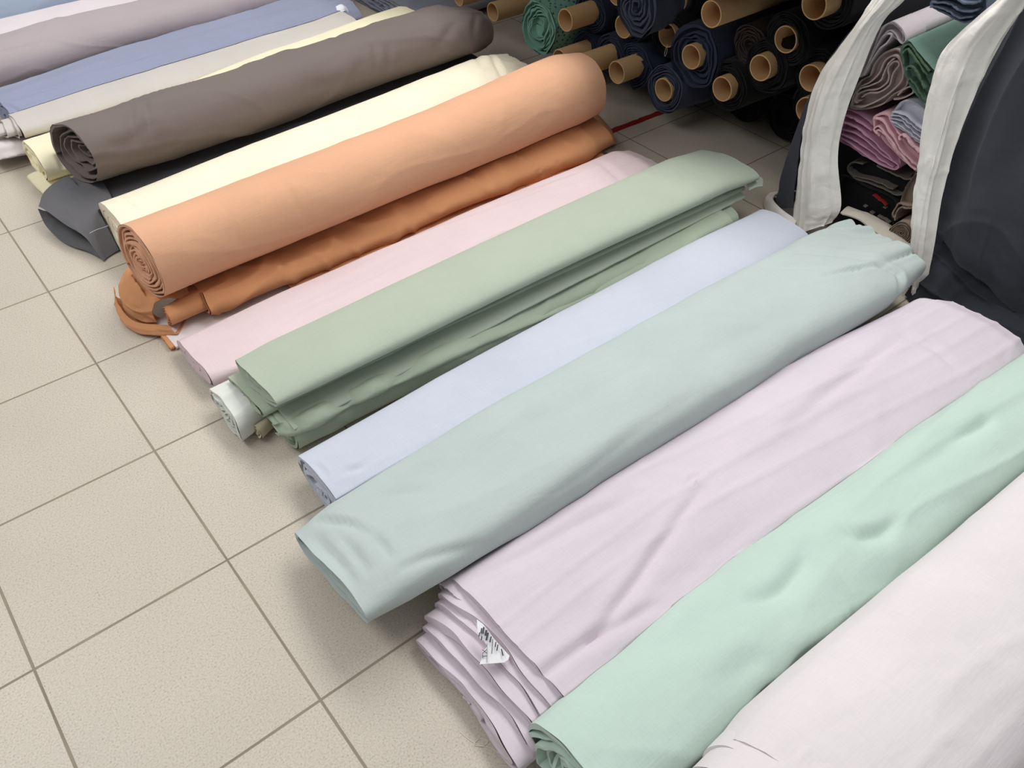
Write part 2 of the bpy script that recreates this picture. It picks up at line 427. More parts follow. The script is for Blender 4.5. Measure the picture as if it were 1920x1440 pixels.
# ================================================================== materials
def floor_mat():
    m, nt, b = nodes('tile_floor'); N = nt.nodes.new; L = nt.links.new
    tc = N('ShaderNodeTexCoord'); sep = N('ShaderNodeSeparateXYZ'); L(tc.outputs['Object'], sep.inputs[0])
    wob = N('ShaderNodeTexNoise'); wob.inputs['Scale'].default_value = 9; wob.inputs['Detail'].default_value = 3; L(tc.outputs['Object'], wob.inputs['Vector'])
    ds = []
    for k in (0, 1):
        pp = N('ShaderNodeMath'); pp.operation = 'PINGPONG'; pp.inputs[1].default_value = 0.2; L(sep.outputs[k], pp.inputs[0]); ds.append(pp)
    mn = N('ShaderNodeMath'); mn.operation = 'MINIMUM'; L(ds[0].outputs[0], mn.inputs[0]); L(ds[1].outputs[0], mn.inputs[1])
    wid = N('ShaderNodeMath'); wid.operation = 'MULTIPLY_ADD'; L(wob.outputs[0], wid.inputs[0]); wid.inputs[1].default_value = 0.0022; wid.inputs[2].default_value = 0.0013
    df = N('ShaderNodeMath'); df.operation = 'SUBTRACT'; L(mn.outputs[0], df.inputs[0]); L(wid.outputs[0], df.inputs[1])
    mk_ = N('ShaderNodeMapRange'); L(df.outputs[0], mk_.inputs[0]); mk_.inputs[1].default_value = -0.0004; mk_.inputs[2].default_value = 0.0007  # 0 grout, 1 tile
    # per tile tint
    fx = N('ShaderNodeVectorMath'); fx.operation = 'MULTIPLY'; L(tc.outputs['Object'], fx.inputs[0]); fx.inputs[1].default_value = (2.5, 2.5, 0)
    fl = N('ShaderNodeVectorMath'); fl.operation = 'FLOOR'; L(fx.outputs[0], fl.inputs[0])
    wn = N('ShaderNodeTexWhiteNoise'); wn.noise_dimensions = '3D'; L(fl.outputs[0], wn.inputs['Vector'])
    n1 = N('ShaderNodeTexNoise'); n1.inputs['Scale'].default_value = 260; n1.inputs['Detail'].default_value = 3; n1.inputs['Roughness'].default_value = .6; L(tc.outputs['Object'], n1.inputs['Vector'])
    n2 = N('ShaderNodeTexNoise'); n2.inputs['Scale'].default_value = 3.2; n2.inputs['Detail'].default_value = 4; L(tc.outputs['Object'], n2.inputs['Vector'])
    n3 = N('ShaderNodeTexNoise'); n3.inputs['Scale'].default_value = 420; n3.inputs['Detail'].default_value = 1; L(tc.outputs['Object'], n3.inputs['Vector'])
    sp = N('ShaderNodeValToRGB'); L(n1.outputs[0], sp.inputs[0])
    e = sp.color_ramp.elements; e[0].position = 0.27; e[0].color = (*lin((166, 154, 137)), 1); e[1].position = 0.62; e[1].color = (*lin((212, 203, 189)), 1)
    q = sp.color_ramp.elements.new(0.42); q.color = (*lin((200, 190, 175)), 1)
    tint = N('ShaderNodeMath'); tint.operation = 'MULTIPLY_ADD'; L(wn.outputs[0], tint.inputs[0]); tint.inputs[1].default_value = 0.06; tint.inputs[2].default_value = 0.93
    t2 = N('ShaderNodeMath'); t2.operation = 'MULTIPLY_ADD'; L(n2.outputs[0], t2.inputs[0]); t2.inputs[1].default_value = 0.16; L(tint.outputs[0], t2.inputs[2])
    t3 = N('ShaderNodeMath'); t3.operation = 'ADD'; L(t2.outputs[0], t3.inputs[0]); t3.inputs[1].default_value = -0.08
    cb = N('ShaderNodeCombineColor'); [L(t3.outputs[0], cb.inputs[k]) for k in range(3)]
    mu = N('ShaderNodeMix'); mu.data_type = 'RGBA'; mu.blend_type = 'MULTIPLY'; mu.inputs[0].default_value = 1; L(sp.outputs[0], mu.inputs[6]); L(cb.outputs[0], mu.inputs[7])
    gr = N('ShaderNodeMix'); gr.data_type = 'RGBA'; L(wob.outputs[0], gr.inputs[0]); gr.inputs[6].default_value = (*lin((112, 98, 82)), 1); gr.inputs[7].default_value = (*lin((172, 160, 143)), 1)
    fin = N('ShaderNodeMix'); fin.data_type = 'RGBA'; L(mk_.outputs[0], fin.inputs[0]); L(gr.outputs[2], fin.inputs[6]); L(mu.outputs[2], fin.inputs[7])
    L(fin.outputs[2], b.inputs['Base Color'])
    rr = N('ShaderNodeMapRange'); L(mk_.outputs[0], rr.inputs[0]); rr.inputs[3].default_value = 0.8; rr.inputs[4].default_value = 0.36; L(rr.outputs[0], b.inputs['Roughness'])
    b.inputs['Specular IOR Level'].default_value = 0.45
    hh = N('ShaderNodeMath'); hh.operation = 'MULTIPLY_ADD'; L(n1.outputs[0], hh.inputs[0]); hh.inputs[1].default_value = 0.5; L(mk_.outputs[0], hh.inputs[2])
    bp = N('ShaderNodeBump'); bp.inputs['Strength'].default_value = 0.55; bp.inputs['Distance'].default_value = 0.0016; L(hh.outputs[0], bp.inputs['Height']); L(bp.outputs[0], b.inputs['Normal'])
    return m

M = {}
for k, rgb in dict(front=(236, 229, 231), mint=(199, 220, 209), lilac=(220, 208, 217), teal=(188, 200, 197), lav=(200, 205, 218),
                   sage=(176, 187, 170), sageu=(174, 187, 166), white=(222, 225, 218), tan=(205, 196, 168), pink=(223, 204, 207), orange=(223, 172, 138),
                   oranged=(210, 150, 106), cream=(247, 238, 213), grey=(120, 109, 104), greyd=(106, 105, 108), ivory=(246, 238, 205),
                   greige=(205, 199, 192), whitef=(230, 222, 222), blue=(150, 156, 180), mauve=(184, 172, 175), pale=(230, 219, 223), lblue=(160, 174, 194),
                   slateb=(150, 152, 168)).items():
    M[k] = fabric('cloth_' + k, rgb)
M['navy'] = fabric('cloth_navy', (45, 53, 75), wr=0.006); M['navyg'] = fabric('cloth_navy_grey', (66, 72, 92), wr=0.008)
M['black'] = fabric('cloth_black', (22, 23, 26)); M['brown'] = fabric('cloth_brown', (72, 62, 60))
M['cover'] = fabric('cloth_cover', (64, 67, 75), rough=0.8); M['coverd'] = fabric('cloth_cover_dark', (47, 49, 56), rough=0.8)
M['band'] = fabric('cloth_band', (247, 244, 238), var=0.06, wr=0.004)
for k, rgb in dict(lgrey=(214, 204, 208), taupem=(172, 153, 148), green=(112, 142, 130), greend=(84, 110, 86), lavw=(202, 202, 212), rose=(196, 148, 172),
                   rosel=(222, 180, 188), drab=(112, 106, 98), taupe=(148, 130, 115), slate=(100, 112, 130), ecru=(205, 198, 184)).items():
    M[k] = fabric('cloth_' + k, rgb)
M['card'] = plain('cardboard', (212, 174, 128), rough=0.8, var=0.08, scale=60, bump=0.2)
M['paper'] = plain('paper', (246, 246, 248), rough=0.6, var=0.01)
M['ink'] = plain('ink', (70, 70, 78), rough=0.7, var=0.02)
M['red'] = plain('red_tape', (150, 38, 38), rough=0.5, var=0.3, scale=70)
M['steel'] = plain('added_steel', (120, 122, 125), rough=0.45)
M['board'] = plain('shade_board', (120, 105, 88), rough=0.7)
M['thread'] = plain('thread', (235, 225, 210), rough=0.8)

def gauze_mat():
    m = fabric('cloth_gauze', (126, 174, 158)); nt = m.node_tree; b = nt.nodes['Principled BSDF']
    N = nt.nodes.new; L = nt.links.new
    tc = N('ShaderNodeTexCoord'); mp = N('ShaderNodeMapping'); mp.inputs['Rotation'].default_value = (0.2, 0.5, 0.7); L(tc.outputs['Object'], mp.inputs[0])
    v = N('ShaderNodeTexVoronoi'); v.inputs['Scale'].default_value = 62; v.inputs['Randomness'].default_value = 0.35; L(mp.outputs[0], v.inputs['Vector'])
    mr = N('ShaderNodeMapRange'); L(v.outputs['Distance'], mr.inputs[0]); mr.inputs[1].default_value = 0.25; mr.inputs[2].default_value = 0.38
    mx = N('ShaderNodeMix'); mx.data_type = 'RGBA'; L(mr.outputs[0], mx.inputs[0]); mx.inputs[6].default_value = (*lin((52, 92, 82)), 1)
    src = b.inputs['Base Color'].links[0].from_socket; L(src, mx.inputs[7]); L(mx.outputs[2], b.inputs['Base Color'])
    return m
M['gauzed'] = gauze_mat(); M['gauze'] = fabric('cloth_gauze_plain', (126, 174, 158), wr=0.004)

def strand(name, mat, P, r=.0007, parent=None):
    C = cr(P, 60); V = []
    T = np.gradient(C, axis=0); T /= np.linalg.norm(T, axis=1, keepdims=True)
    for i in range(60):
        a = np.cross(T[i], (0, .1, 1)); a /= np.linalg.norm(a) + 1e-9; b = np.cross(a, T[i])
        for j in range(5): V.append(C[i] + r * (a * math.cos(j * 2 * PI / 5) + b * math.sin(j * 2 * PI / 5)))
    return mk(name, V, gridfaces(60, 5, True), mat, parent)

# ================================================================== floor
fl = mk('floor', [(-4, -5, 0), (6, -5, 0), (6, 5, 0), (-4, 5, 0)], [(0, 1, 2, 3)], floor_mat()); fl['kind'] = 'structure'

# ================================================================== the row of cloth bolts on the floor (front to back)
FB = 'cloth bolts lying in a row on the tiled floor'
BOLTS = []
def B(label, *a, cat='fabric bolt', **k):
    o = bolt('fabric_bolt', *a, **k); BOLTS.append(o); return tag(o, label, cat, FB)

# front pinkish white bolt
fr = B('thick pinkish-white cloth bolt at the bottom corner, nearest the camera', M['front'],
  [(0.450, ell(-2.705, .138, .163, .130)), (0.52, ell(-2.712, .14, .178, .134)), (1.2, ell(-2.742, .14, .175, .136)), (1.88, ell(-2.770, .14, .175, .136))],
  seed=11, lump=.008, wr=.003, long=.002, near=dict(turns=3, depth=.02, amp=.006, crumple=.06, gap=.3), far=dict(turns=6), rim=.012)

for k, (x0, g) in enumerate(((.420, .985), (.395, .955), (.360, .915))):
    bolt('folded_layer', M['front'], [(x0, ell(-2.706, .137, .163 * g, .130 * g)), (x0 + .12, ell(-2.706, .138, .166 * g, .130 * g))], seed=331 + k, nx=26, lump=.008, wr=.004, rim=.022, parent=fr,
         near=dict(turns=2 if k < 2 else 8, depth=.02, amp=.012 if k < 2 else .03, crumple=.06 if k < 2 else .25, gap=.4, name='layer_edge'))
# mint bolt
B('mint green cloth bolt wedged between lilac bolt and pinkish-white bolt', M['mint'],
  [(0.245, ell(-2.43, .088, .115, .086, .1)), (0.6, ell(-2.43, .095, .118, .092)), (1.3, ell(-2.455, .10, .115, .097)), (1.95, ell(-2.49, .105, .11, .10))],
  seed=23, lump=.009, wr=.005, long=.006, near=dict(turns=7, depth=.03, amp=.022, crumple=.3, gap=.6), far=dict(turns=6),
  creases=[([(1.331, -2.436, 0.180), (1.377, -2.447, 0.180), (1.424, -2.454, 0.180), (1.459, -2.451, 0.180)], 0.016, 0.013), ([(0.939, -2.441, 0.190), (0.957, -2.464, 0.190), (0.997, -2.484, 0.190), (1.046, -2.486, 0.190)], 0.014, 0.014), ([(0.672, -2.412, 0.190), (0.707, -2.436, 0.190), (0.746, -2.443, 0.190), (0.820, -2.431, 0.190), (0.858, -2.408, 0.190)], 0.018, 0.012), ([(0.834, -2.426, 0.180), (0.836, -2.493, 0.180), (0.838, -2.552, 0.180)], 0.005, 0.004), ([(0.657, -2.542, 0.160), (0.698, -2.545, 0.160), (0.743, -2.552, 0.160)], 0.016, 0.01), ([(0.564, -2.542, 0.160), (0.589, -2.544, 0.160), (0.619, -2.549, 0.160)], 0.014, 0.01), ([(0.434, -2.357, 0.180), (0.529, -2.381, 0.180), (0.629, -2.380, 0.180), (0.692, -2.350, 0.180)], 0.03, 0.01), ([(0.510, -2.486, 0.170), (0.582, -2.495, 0.170), (0.626, -2.518, 0.170)], 0.02, 0.006), ([(1.174, -2.422, 0.190), (1.267, -2.439, 0.190), (1.374, -2.426, 0.190)], 0.03, 0.007), ([(0.895, -2.536, 0.180), (0.973, -2.553, 0.180), (1.042, -2.578, 0.180)], 0.02, 0.006)])

# lilac bolt with paper label
lil = B('pale lilac-pink cloth bolt with white paper label near its end', M['lilac'],
  [(0.312, ell(-2.165, .078, .182, .064, .06, 2.9)), (0.7, ell(-2.168, .076, .188, .070, .04, 2.9)), (1.3, ell(-2.190, .078, .186, .074, 0, 2.9)), (1.80, ell(-2.225, .078, .160, .074, 0, 2.7)), (1.86, ell(-2.235, .07, .14, .06, 0, 2.6))],
  seed=37, lump=.005, wr=.003, long=.004, rim=.008, near=dict(turns=3, depth=.03, amp=.004, crumple=.05, gap=.3), far='flat',
  creases=[([(0.416, -2.283, 0.140), (0.489, -2.265, 0.140), (0.573, -2.244, 0.140), (0.689, -2.210, 0.140), (0.835, -2.171, 0.140)], 0.012, 0.011), ([(0.267, -2.278, 0.130), (0.350, -2.275, 0.130), (0.421, -2.279, 0.130), (0.480, -2.290, 0.130), (0.560, -2.300, 0.130)], 0.011, 0.01), ([(0.307, -2.037, 0.130), (0.441, -2.059, 0.130), (0.584, -2.074, 0.130), (0.717, -2.093, 0.130)], 0.014, 0.008), ([(0.818, -2.142, 0.140), (0.844, -2.140, 0.140), (0.867, -2.146, 0.140)], 0.006, 0.006), ([(1.130, -2.170, 0.140), (1.300, -2.163, 0.140), (1.481, -2.157, 0.140), (1.637, -2.146, 0.140)], 0.016, 0.007), ([(0.956, -2.192, 0.140), (1.122, -2.206, 0.140), (1.331, -2.200, 0.140)], 0.03, 0.005), ([(0.600, -2.295, 0.140), (0.717, -2.297, 0.140), (0.872, -2.289, 0.140)], 0.025, 0.004), ([(1.602, -2.157, 0.130), (1.618, -2.222, 0.130), (1.599, -2.306, 0.130)], 0.012, 0.005)])
# the stepped layers of its near end, each lower one reaching farther out
for k, (x0, cy, cz, a, b, tl) in enumerate(((.288, -2.168, .074, .176, .050, .07), (.272, -2.172, .066, .172, .045, .07), (.248, -2.176, .058, .172, .041, .08), (.232, -2.182, .046, .168, .034, .08), (.205, -2.186, .034, .164, .026, .07))):
    bolt('folded_layer', M['lilac'], [(x0, ell(cy, cz, a, b, tl, 2.9)), (x0 + .12, ell(cy, cz + .003, a, b, tl, 2.9))], seed=301 + k, nx=26, lump=.004, wr=.002, rim=.014, parent=lil,
         near=dict(turns=2, depth=.02, amp=.003, crumple=.05, gap=.4, name='layer_edge'))
# curled selvages at the back corner of its near end
for k, (x0, yy, zz, r) in enumerate(((.290, -2.005, .080, .030), (.268, -2.022, .056, .026), (.240, -2.035, .034, .026))):
    pts = [(yy - .13, zz + r * .75), (yy - .06, zz + r * 1.0), (yy + .0, zz + r * .8), (yy + r * .8, zz + r * .1), (yy + r * .4, zz - r * .7), (yy - .02, zz - r * .9)]
    ribbon('selvage_fold', M['lilac'], pts, x0, x0 + .25, t=.003, parent=lil, seed=40 + k, rim=.008)

# teal-sage big bolt, and the one under it
B('lower pale teal cloth bolt mostly hidden beneath the big grey-green one', M['teal'],
  [(0.335, ell(-1.885, .034, .10, .030)), (1.80, ell(-1.90, .036, .11, .032))], seed=41, nx=60, near=dict(turns=4, depth=.01))
big = B('big flattened grey-green cloth bolt with pleated far end, overhanging the tiles', M['teal'],
  [(0.128, ell(-1.838, .104, .160, .036, .27, 2.5)), (0.22, ell(-1.842, .114, .163, .050, .24, 2.8)), (0.7, ell(-1.852, .126, .162, .062, .14, 3.2)),
   (1.3, ell(-1.870, .130, .168, .066, .10, 3.2)), (1.72, ell(-1.893, .130, .162, .064, .04, 3.2)), (1.905, ell(-1.890, .134, .140, .048, .03, 2.6))],
  seed=53, lump=.006, wr=.0035, long=.001, rim=.006, flare=.0, gather=(1.66, .020), near=dict(turns=4, depth=.03, amp=.006, crumple=.12, gap=.6, cup=.03), far='flat',
  creases=[([(0.175, -1.715, 0.165), (0.191, -1.755, 0.165), (0.211, -1.789, 0.165), (0.216, -1.816, 0.165), (0.221, -1.847, 0.165)], 0.009, 0.009), ([(0.225, -1.852, 0.150), (0.225, -1.896, 0.150), (0.221, -1.931, 0.150)], 0.01, 0.008), ([(0.148, -1.759, 0.140), (0.149, -1.841, 0.140), (0.145, -1.923, 0.140)], 0.01, 0.008), ([(0.180, -1.811, 0.150), (0.178, -1.874, 0.150), (0.172, -1.923, 0.150)], 0.009, 0.006), ([(0.285, -1.768, 0.180), (0.335, -1.797, 0.180), (0.379, -1.843, 0.180)], 0.014, 0.004), ([(0.220, -1.961, 0.150), (0.277, -1.972, 0.150), (0.335, -1.992, 0.150), (0.379, -2.003, 0.150)], 0.01, 0.006), ([(0.371, -2.014, 0.160), (0.507, -2.012, 0.160), (0.659, -2.005, 0.160), (0.828, -1.994, 0.160), (0.994, -2.000, 0.160)], 0.014, 0.005), ([(1.600, -1.908, 0.180), (1.651, -1.931, 0.180), (1.695, -1.950, 0.180), (1.748, -1.972, 0.180)], 0.007, 0.01), ([(1.754, -1.967, 0.160), (1.774, -2.019, 0.160), (1.734, -2.065, 0.160), (1.675, -2.092, 0.160), (1.626, -2.092, 0.160)], 0.008, 0.012), ([(1.645, -1.793, 0.190), (1.708, -1.870, 0.190), (1.758, -1.954, 0.190), (1.765, -2.015, 0.190)], 0.012, 0.006), ([(1.506, -1.777, 0.190), (1.590, -1.835, 0.190), (1.641, -1.901, 0.190)], 0.018, 0.005), ([(1.079, -1.921, 0.170), (1.253, -1.937, 0.170), (1.424, -1.968, 0.170)], 0.03, 0.005), ([(0.611, -1.815, 0.190), (0.734, -1.851, 0.190), (0.911, -1.838, 0.190)], 0.03, 0.004)])

# lavender bolt
B('pale lavender-blue cloth bolt between sage stack and big grey-green bolt', M['lav'],
  [(0.235, ell(-1.610, .060, .108, .052, -.02, 2.9)), (0.8, ell(-1.606, .060, .118, .056, 0, 3.2)), (1.5, ell(-1.606, .062, .120, .058, 0, 3.2)), (1.86, ell(-1.600, .058, .108, .052, 0, 2.9))],
  seed=61, lump=.003, wr=.0016, near=dict(turns=5, depth=.025, amp=.008, crumple=.15), far='flat',
  creases=[([(0.290, -1.636, 0.110), (0.314, -1.646, 0.110), (0.330, -1.643, 0.110)], .01, .006), ([(0.246, -1.571, 0.100), (0.249, -1.621, 0.090)], .006, .006)])

# sage stack
B('lower sage green cloth bolt lying on the tiles under the flat one', M['sageu'],
  [(0.265, ell(-1.368, .050, .076, .046, 0, 2.8)), (1.0, ell(-1.380, .050, .084, .047, 0, 2.9)), (1.80, ell(-1.395, .052, .086, .048, 0, 2.9))],
  seed=71, lump=.006, wr=.005, near=dict(turns=4, depth=.02, amp=.012, crumple=.2), far='flat')
B('white folded cloth bolt poking out beneath the sage green stack', M['white'],
  [(0.175, ell(-1.245, .050, .088, .042, -.05, 3.2)), (0.32, ell(-1.222, .052, .070, .044, 0, 3.0)), (1.1, ell(-1.215, .050, .06, .044))], seed=73, lump=.003, wr=.004, long=.006, nx=90,
  near=dict(turns=4, depth=.015, amp=.008, crumple=.12))
B('small tan cloth bolt end on the tiles below the sage stack', M['tan'],
  [(0.215, ell(-1.322, .030, .026, .022, .2, 2.6)), (0.26, ell(-1.312, .026, .014, .020, 0, 2.6)), (0.8, ell(-1.285, .022, .010, .018))], seed=75, lump=.003, wr=.004, nx=60, near=dict(turns=3, depth=.01))
mid = B('grey-green folded cloth layer between the white bolt and flat sage bolt', M['sageu'],
  [(0.225, ell(-1.278, .108, .090, .013, .06, 3.0)), (1.0, ell(-1.285, .118, .11, .014, .04, 3.0)), (1.88, ell(-1.30, .118, .12, .013, .02, 3))], seed=77, lump=.003, wr=.003, nx=110,
  near=dict(turns=2, depth=.01, amp=.008), far='flat')
top = B('flat sage green cloth bolt, topmost of the sage stack', M['sage'],
  [(0.245, ell(-1.300, .155, .124, .024, .19, 2.2)), (0.35, ell(-1.302, .160, .126, .030, .18, 2.3)), (1.0, ell(-1.305, .165, .128, .034, .15, 2.4)), (1.75, ell(-1.315, .165, .132, .036, .12, 2.4)), (1.90, ell(-1.325, .158, .130, .028, .10, 2.2))],
  seed=79, lump=.003, wr=.0015, rim=.010, near=dict(turns=3, depth=.03, amp=.010, crumple=.14, gap=.7, cup=.03), far='flat')
# thin under layer showing below the front edge
sheet('under_fold', M['sage'], [[(x, -1.30, z + .004), (x, -1.37, z - .004), (x + .003, -1.425, z - .016), (x + .005, -1.436, z - .024), (x + .004, -1.40, z - .032), (x, -1.33, z - .026)]
       for x, z in ((.262, .117), (.5, .122), (.9, .127), (1.4, .129), (1.86, .128))], nu=90, nv=40, seed=5, amp=.0015, thick=.002, parent=top)
sheet('corner_tip', M['sage'], [[(1.85, -1.38, .158), (1.87, -1.42, .150), (1.86, -1.45, .136)], [(1.88, -1.385, .160), (1.90, -1.43, .152), (1.885, -1.455, .140)], [(1.89, -1.40, .157), (1.930, -1.438, .150), (1.905, -1.466, .142)]], nu=20, nv=20, seed=6, amp=.001, parent=top)
# rippled loose flap hanging in front of the lower bolt
FLAP = []
for x, y, z, lift, curl in ((.235, -1.405, .088, .0, .3), (.268, -1.436, .094, .004, .5), (.330, -1.452, .104, .012, .9), (.395, -1.440, .098, .0, .2), (.47, -1.452, .100, .010, .8), (.56, -1.446, .096, .002, .3), (.66, -1.456, .098, .008, .7), (.80, -1.455, .095, .0, .4),
                            (.93, -1.462, .092, -.006, .5), (1.10, -1.464, .086, -.012, .3), (1.28, -1.470, .086, -.008, .6), (1.46, -1.476, .088, -.006, .4), (1.62, -1.480, .092, .0, .6), (1.75, -1.482, .094, .0, .4)):
    FLAP.append([(x, -1.345, .098), (x, -1.40, .103), (x, y + .018, z + .004 + lift), (x + .003, y - .004, z - .010 + lift), (x + .004, y + .002 + .006 * (1 - curl), z - .024 + lift * .5), (x + .002, y + .030 * curl + .012, z - .030 + .006 * curl)])
sheet('loose_flap', M['sageu'], FLAP, nu=170, nv=44, seed=8, amp=.004, scale=14, thick=.002, parent=mid)

# pink flat bolt
B('flat pale pink cloth bolt between orange rolls and sage stack', M['pink'],
  [(0.195, ell(-1.015, .040, .115, .033, .10, 2.8)), (0.5, ell(-1.03, .045, .130, .040, .04, 2.6)), (1.2, ell(-1.035, .050, .13, .044, 0, 2.6)), (1.78, ell(-1.035, .050, .125, .044, 0, 2.6)), (1.86, ell(-1.03, .036, .12, .028, 0, 2.6))],
  seed=83, lump=.004, wr=.003, long=.004, near=dict(turns=2, depth=.002, amp=.001, crumple=.0, gap=.1), rim=.004, far='flat',
  creases=[([(0.331, -1.082, 0.090), (0.498, -1.031, 0.090), (0.741, -1.023, 0.090), (0.976, -1.006, 0.090)], .02, .006), ([(1.679, -0.954, 0.090), (1.660, -1.052, 0.090), (1.652, -1.111, 0.090)], .012, .006), ([(1.574, -0.962, 0.090), (1.397, -0.951, 0.090)], .015, .005)])

# orange rolls
fo = B('thin flat cloth fold with white edges on the tiles under the orange rolls', M['whitef'],
  [(0.188, ell(-.815, .0105, .072, .0075, 0, 5)), (1.0, ell(-.80, .0105, .075, .0075, 0, 5))], seed=85, lump=.0, wr=.0, nx=50, near=dict(turns=2, depth=.003, amp=.002, crumple=.02), rim=.002)
bolt('inner_fold', M['oranged'], [(.176, ell(-.815, .0100, .066, .0065, 0, 5)), (.30, ell(-.815, .0105, .066, .0065, 0, 5))], seed=86, nx=10, lump=0, wr=0, rim=.002, parent=fo, near=dict(turns=2, depth=.002, amp=.001, crumple=.02))
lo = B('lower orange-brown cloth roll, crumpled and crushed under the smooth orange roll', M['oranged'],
  [(0.315, ell(-.735, .060, .135, .040, .05, 2.4)), (0.8, ell(-.735, .060, .138, .045, 0, 2.4)), (1.3, ell(-.735, .064, .138, .052, 0, 2.4)), (1.70, ell(-.725, .064, .15, .058, 0, 2.4)), (1.85, ell(-.715, .064, .142, .052, 0, 2.2))],
  seed=89, lump=.012, wr=.013, wrs=(4.5, 7), near=dict(turns=6, depth=.02, tel=.006, telturns=3, amp=.006, crumple=.1), far='flat', floor=.021,
  creases=[([(1.576, -0.873, 0.090), (1.498, -0.967, 0.090), (1.422, -1.054, 0.090)], 0.007, 0.012), ([(1.319, -1.045, 0.090), (1.366, -0.948, 0.090), (1.395, -0.885, 0.090)], 0.008, 0.012), ([(1.233, -1.043, 0.090), (1.271, -0.943, 0.090)], 0.01, 0.01), ([(1.630, -0.939, 0.100), (1.507, -0.997, 0.100), (1.496, -1.060, 0.100)], 0.012, 0.012), ([(1.092, -1.025, 0.090), (1.139, -0.949, 0.090)], 0.01, 0.008), ([(0.539, -0.910, 0.090), (0.564, -0.816, 0.090)], 0.01, 0.006), ([(0.783, -0.957, 0.090), (0.947, -0.965, 0.090)], 0.016, 0.006)])
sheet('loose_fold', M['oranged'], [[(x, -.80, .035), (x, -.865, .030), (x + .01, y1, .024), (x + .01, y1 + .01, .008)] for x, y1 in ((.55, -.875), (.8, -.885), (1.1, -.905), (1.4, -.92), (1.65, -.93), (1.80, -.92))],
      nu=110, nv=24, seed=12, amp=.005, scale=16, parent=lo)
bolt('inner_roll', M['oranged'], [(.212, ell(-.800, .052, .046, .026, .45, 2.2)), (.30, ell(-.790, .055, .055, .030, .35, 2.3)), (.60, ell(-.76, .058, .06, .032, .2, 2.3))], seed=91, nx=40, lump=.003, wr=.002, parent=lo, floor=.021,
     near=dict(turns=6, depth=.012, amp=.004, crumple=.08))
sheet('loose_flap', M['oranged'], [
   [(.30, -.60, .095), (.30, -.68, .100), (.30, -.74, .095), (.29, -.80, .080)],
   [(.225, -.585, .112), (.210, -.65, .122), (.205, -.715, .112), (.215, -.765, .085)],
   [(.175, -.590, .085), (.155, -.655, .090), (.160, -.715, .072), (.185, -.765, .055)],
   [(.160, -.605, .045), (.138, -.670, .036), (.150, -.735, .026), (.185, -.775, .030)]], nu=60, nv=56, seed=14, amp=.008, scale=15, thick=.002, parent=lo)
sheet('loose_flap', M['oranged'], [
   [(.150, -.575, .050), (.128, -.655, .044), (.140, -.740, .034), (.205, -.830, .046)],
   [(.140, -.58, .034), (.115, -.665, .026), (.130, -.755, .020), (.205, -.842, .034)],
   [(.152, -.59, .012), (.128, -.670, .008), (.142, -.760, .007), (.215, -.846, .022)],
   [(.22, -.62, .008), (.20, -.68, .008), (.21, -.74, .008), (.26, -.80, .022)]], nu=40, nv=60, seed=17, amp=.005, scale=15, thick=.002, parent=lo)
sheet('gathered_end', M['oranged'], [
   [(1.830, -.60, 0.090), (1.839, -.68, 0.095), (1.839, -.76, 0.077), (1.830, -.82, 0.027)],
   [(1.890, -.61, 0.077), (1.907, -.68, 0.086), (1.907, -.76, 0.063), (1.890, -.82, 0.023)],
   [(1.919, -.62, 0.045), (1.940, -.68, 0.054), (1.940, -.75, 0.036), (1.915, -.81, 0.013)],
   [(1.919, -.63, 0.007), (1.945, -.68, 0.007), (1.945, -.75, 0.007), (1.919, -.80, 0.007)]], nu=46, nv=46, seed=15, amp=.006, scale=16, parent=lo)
B('smooth peach-orange cloth roll resting on the crumpled orange one', M['orange'],
  [(0.210, ell(-.738, .203, .130, .105, .50, 2.1)), (0.5, ell(-.734, .206, .130, .106, .4, 2.1)), (1.2, ell(-.715, .212, .131, .109, .3, 2.1)), (1.74, ell(-.696, .221, .138, .122, .2, 2.2)), (1.835, ell(-.692, .217, .130, .112, .2, 2.2))],
  seed=97, skew=-.10, lump=.005, wr=.0022, near=dict(turns=9, depth=.022, amp=.010, crumple=.12, gap=.5), far='flat', rim=.005,
  creases=[([(0.481, -0.780, 0.300), (0.440, -0.854, 0.300), (0.406, -0.953, 0.300), (0.375, -1.012, 0.300)], 0.005, 0.005), ([(0.602, -0.890, 0.290), (0.571, -0.997, 0.290), (0.534, -1.076, 0.290), (0.491, -1.121, 0.290)], 0.01, 0.007), ([(0.676, -0.976, 0.290), (0.597, -1.034, 0.290), (0.556, -1.079, 0.290)], 0.008, 0.006), ([(0.622, -0.787, 0.300), (0.627, -0.869, 0.300), (0.650, -0.915, 0.300)], 0.01, 0.004), ([(1.388, -0.877, 0.290), (1.295, -0.953, 0.290), (1.241, -1.027, 0.290)], 0.009, 0.006), ([(1.174, -0.858, 0.290), (1.089, -0.947, 0.290)], 0.012, 0.005), ([(0.881, -0.843, 0.300), (0.814, -0.922, 0.300), (0.774, -1.014, 0.300)], 0.012, 0.004)])

# cream roll
B('bright cream cloth roll tucked behind the orange rolls', M['cream'],
  [(0.245, ell(-.375, .092, .148, .082, .1, 2.3)), (0.7, ell(-.365, .095, .15, .088, 0, 2.3)), (1.3, ell(-.33, .098, .15, .092, 0, 2.3)), (1.76, ell(-.285, .100, .148, .094, 0, 2.3)), (1.89, ell(-.265, .085, .135, .074, 0, 2.3))],
  seed=101, lump=.005, wr=.0025, near=dict(turns=4, depth=.006, amp=.004, crumple=.05, gap=.12), far='flat', gather=(1.75, .012),
  creases=[([(0.292, -0.340, 0.160), (0.306, -0.396, 0.160), (0.313, -0.461, 0.160)], 0.006, 0.006), ([(1.804, -0.202, 0.170), (1.745, -0.312, 0.170), (1.710, -0.404, 0.170)], 0.01, 0.009), ([(1.755, -0.163, 0.170), (1.690, -0.299, 0.170)], 0.012, 0.006)])

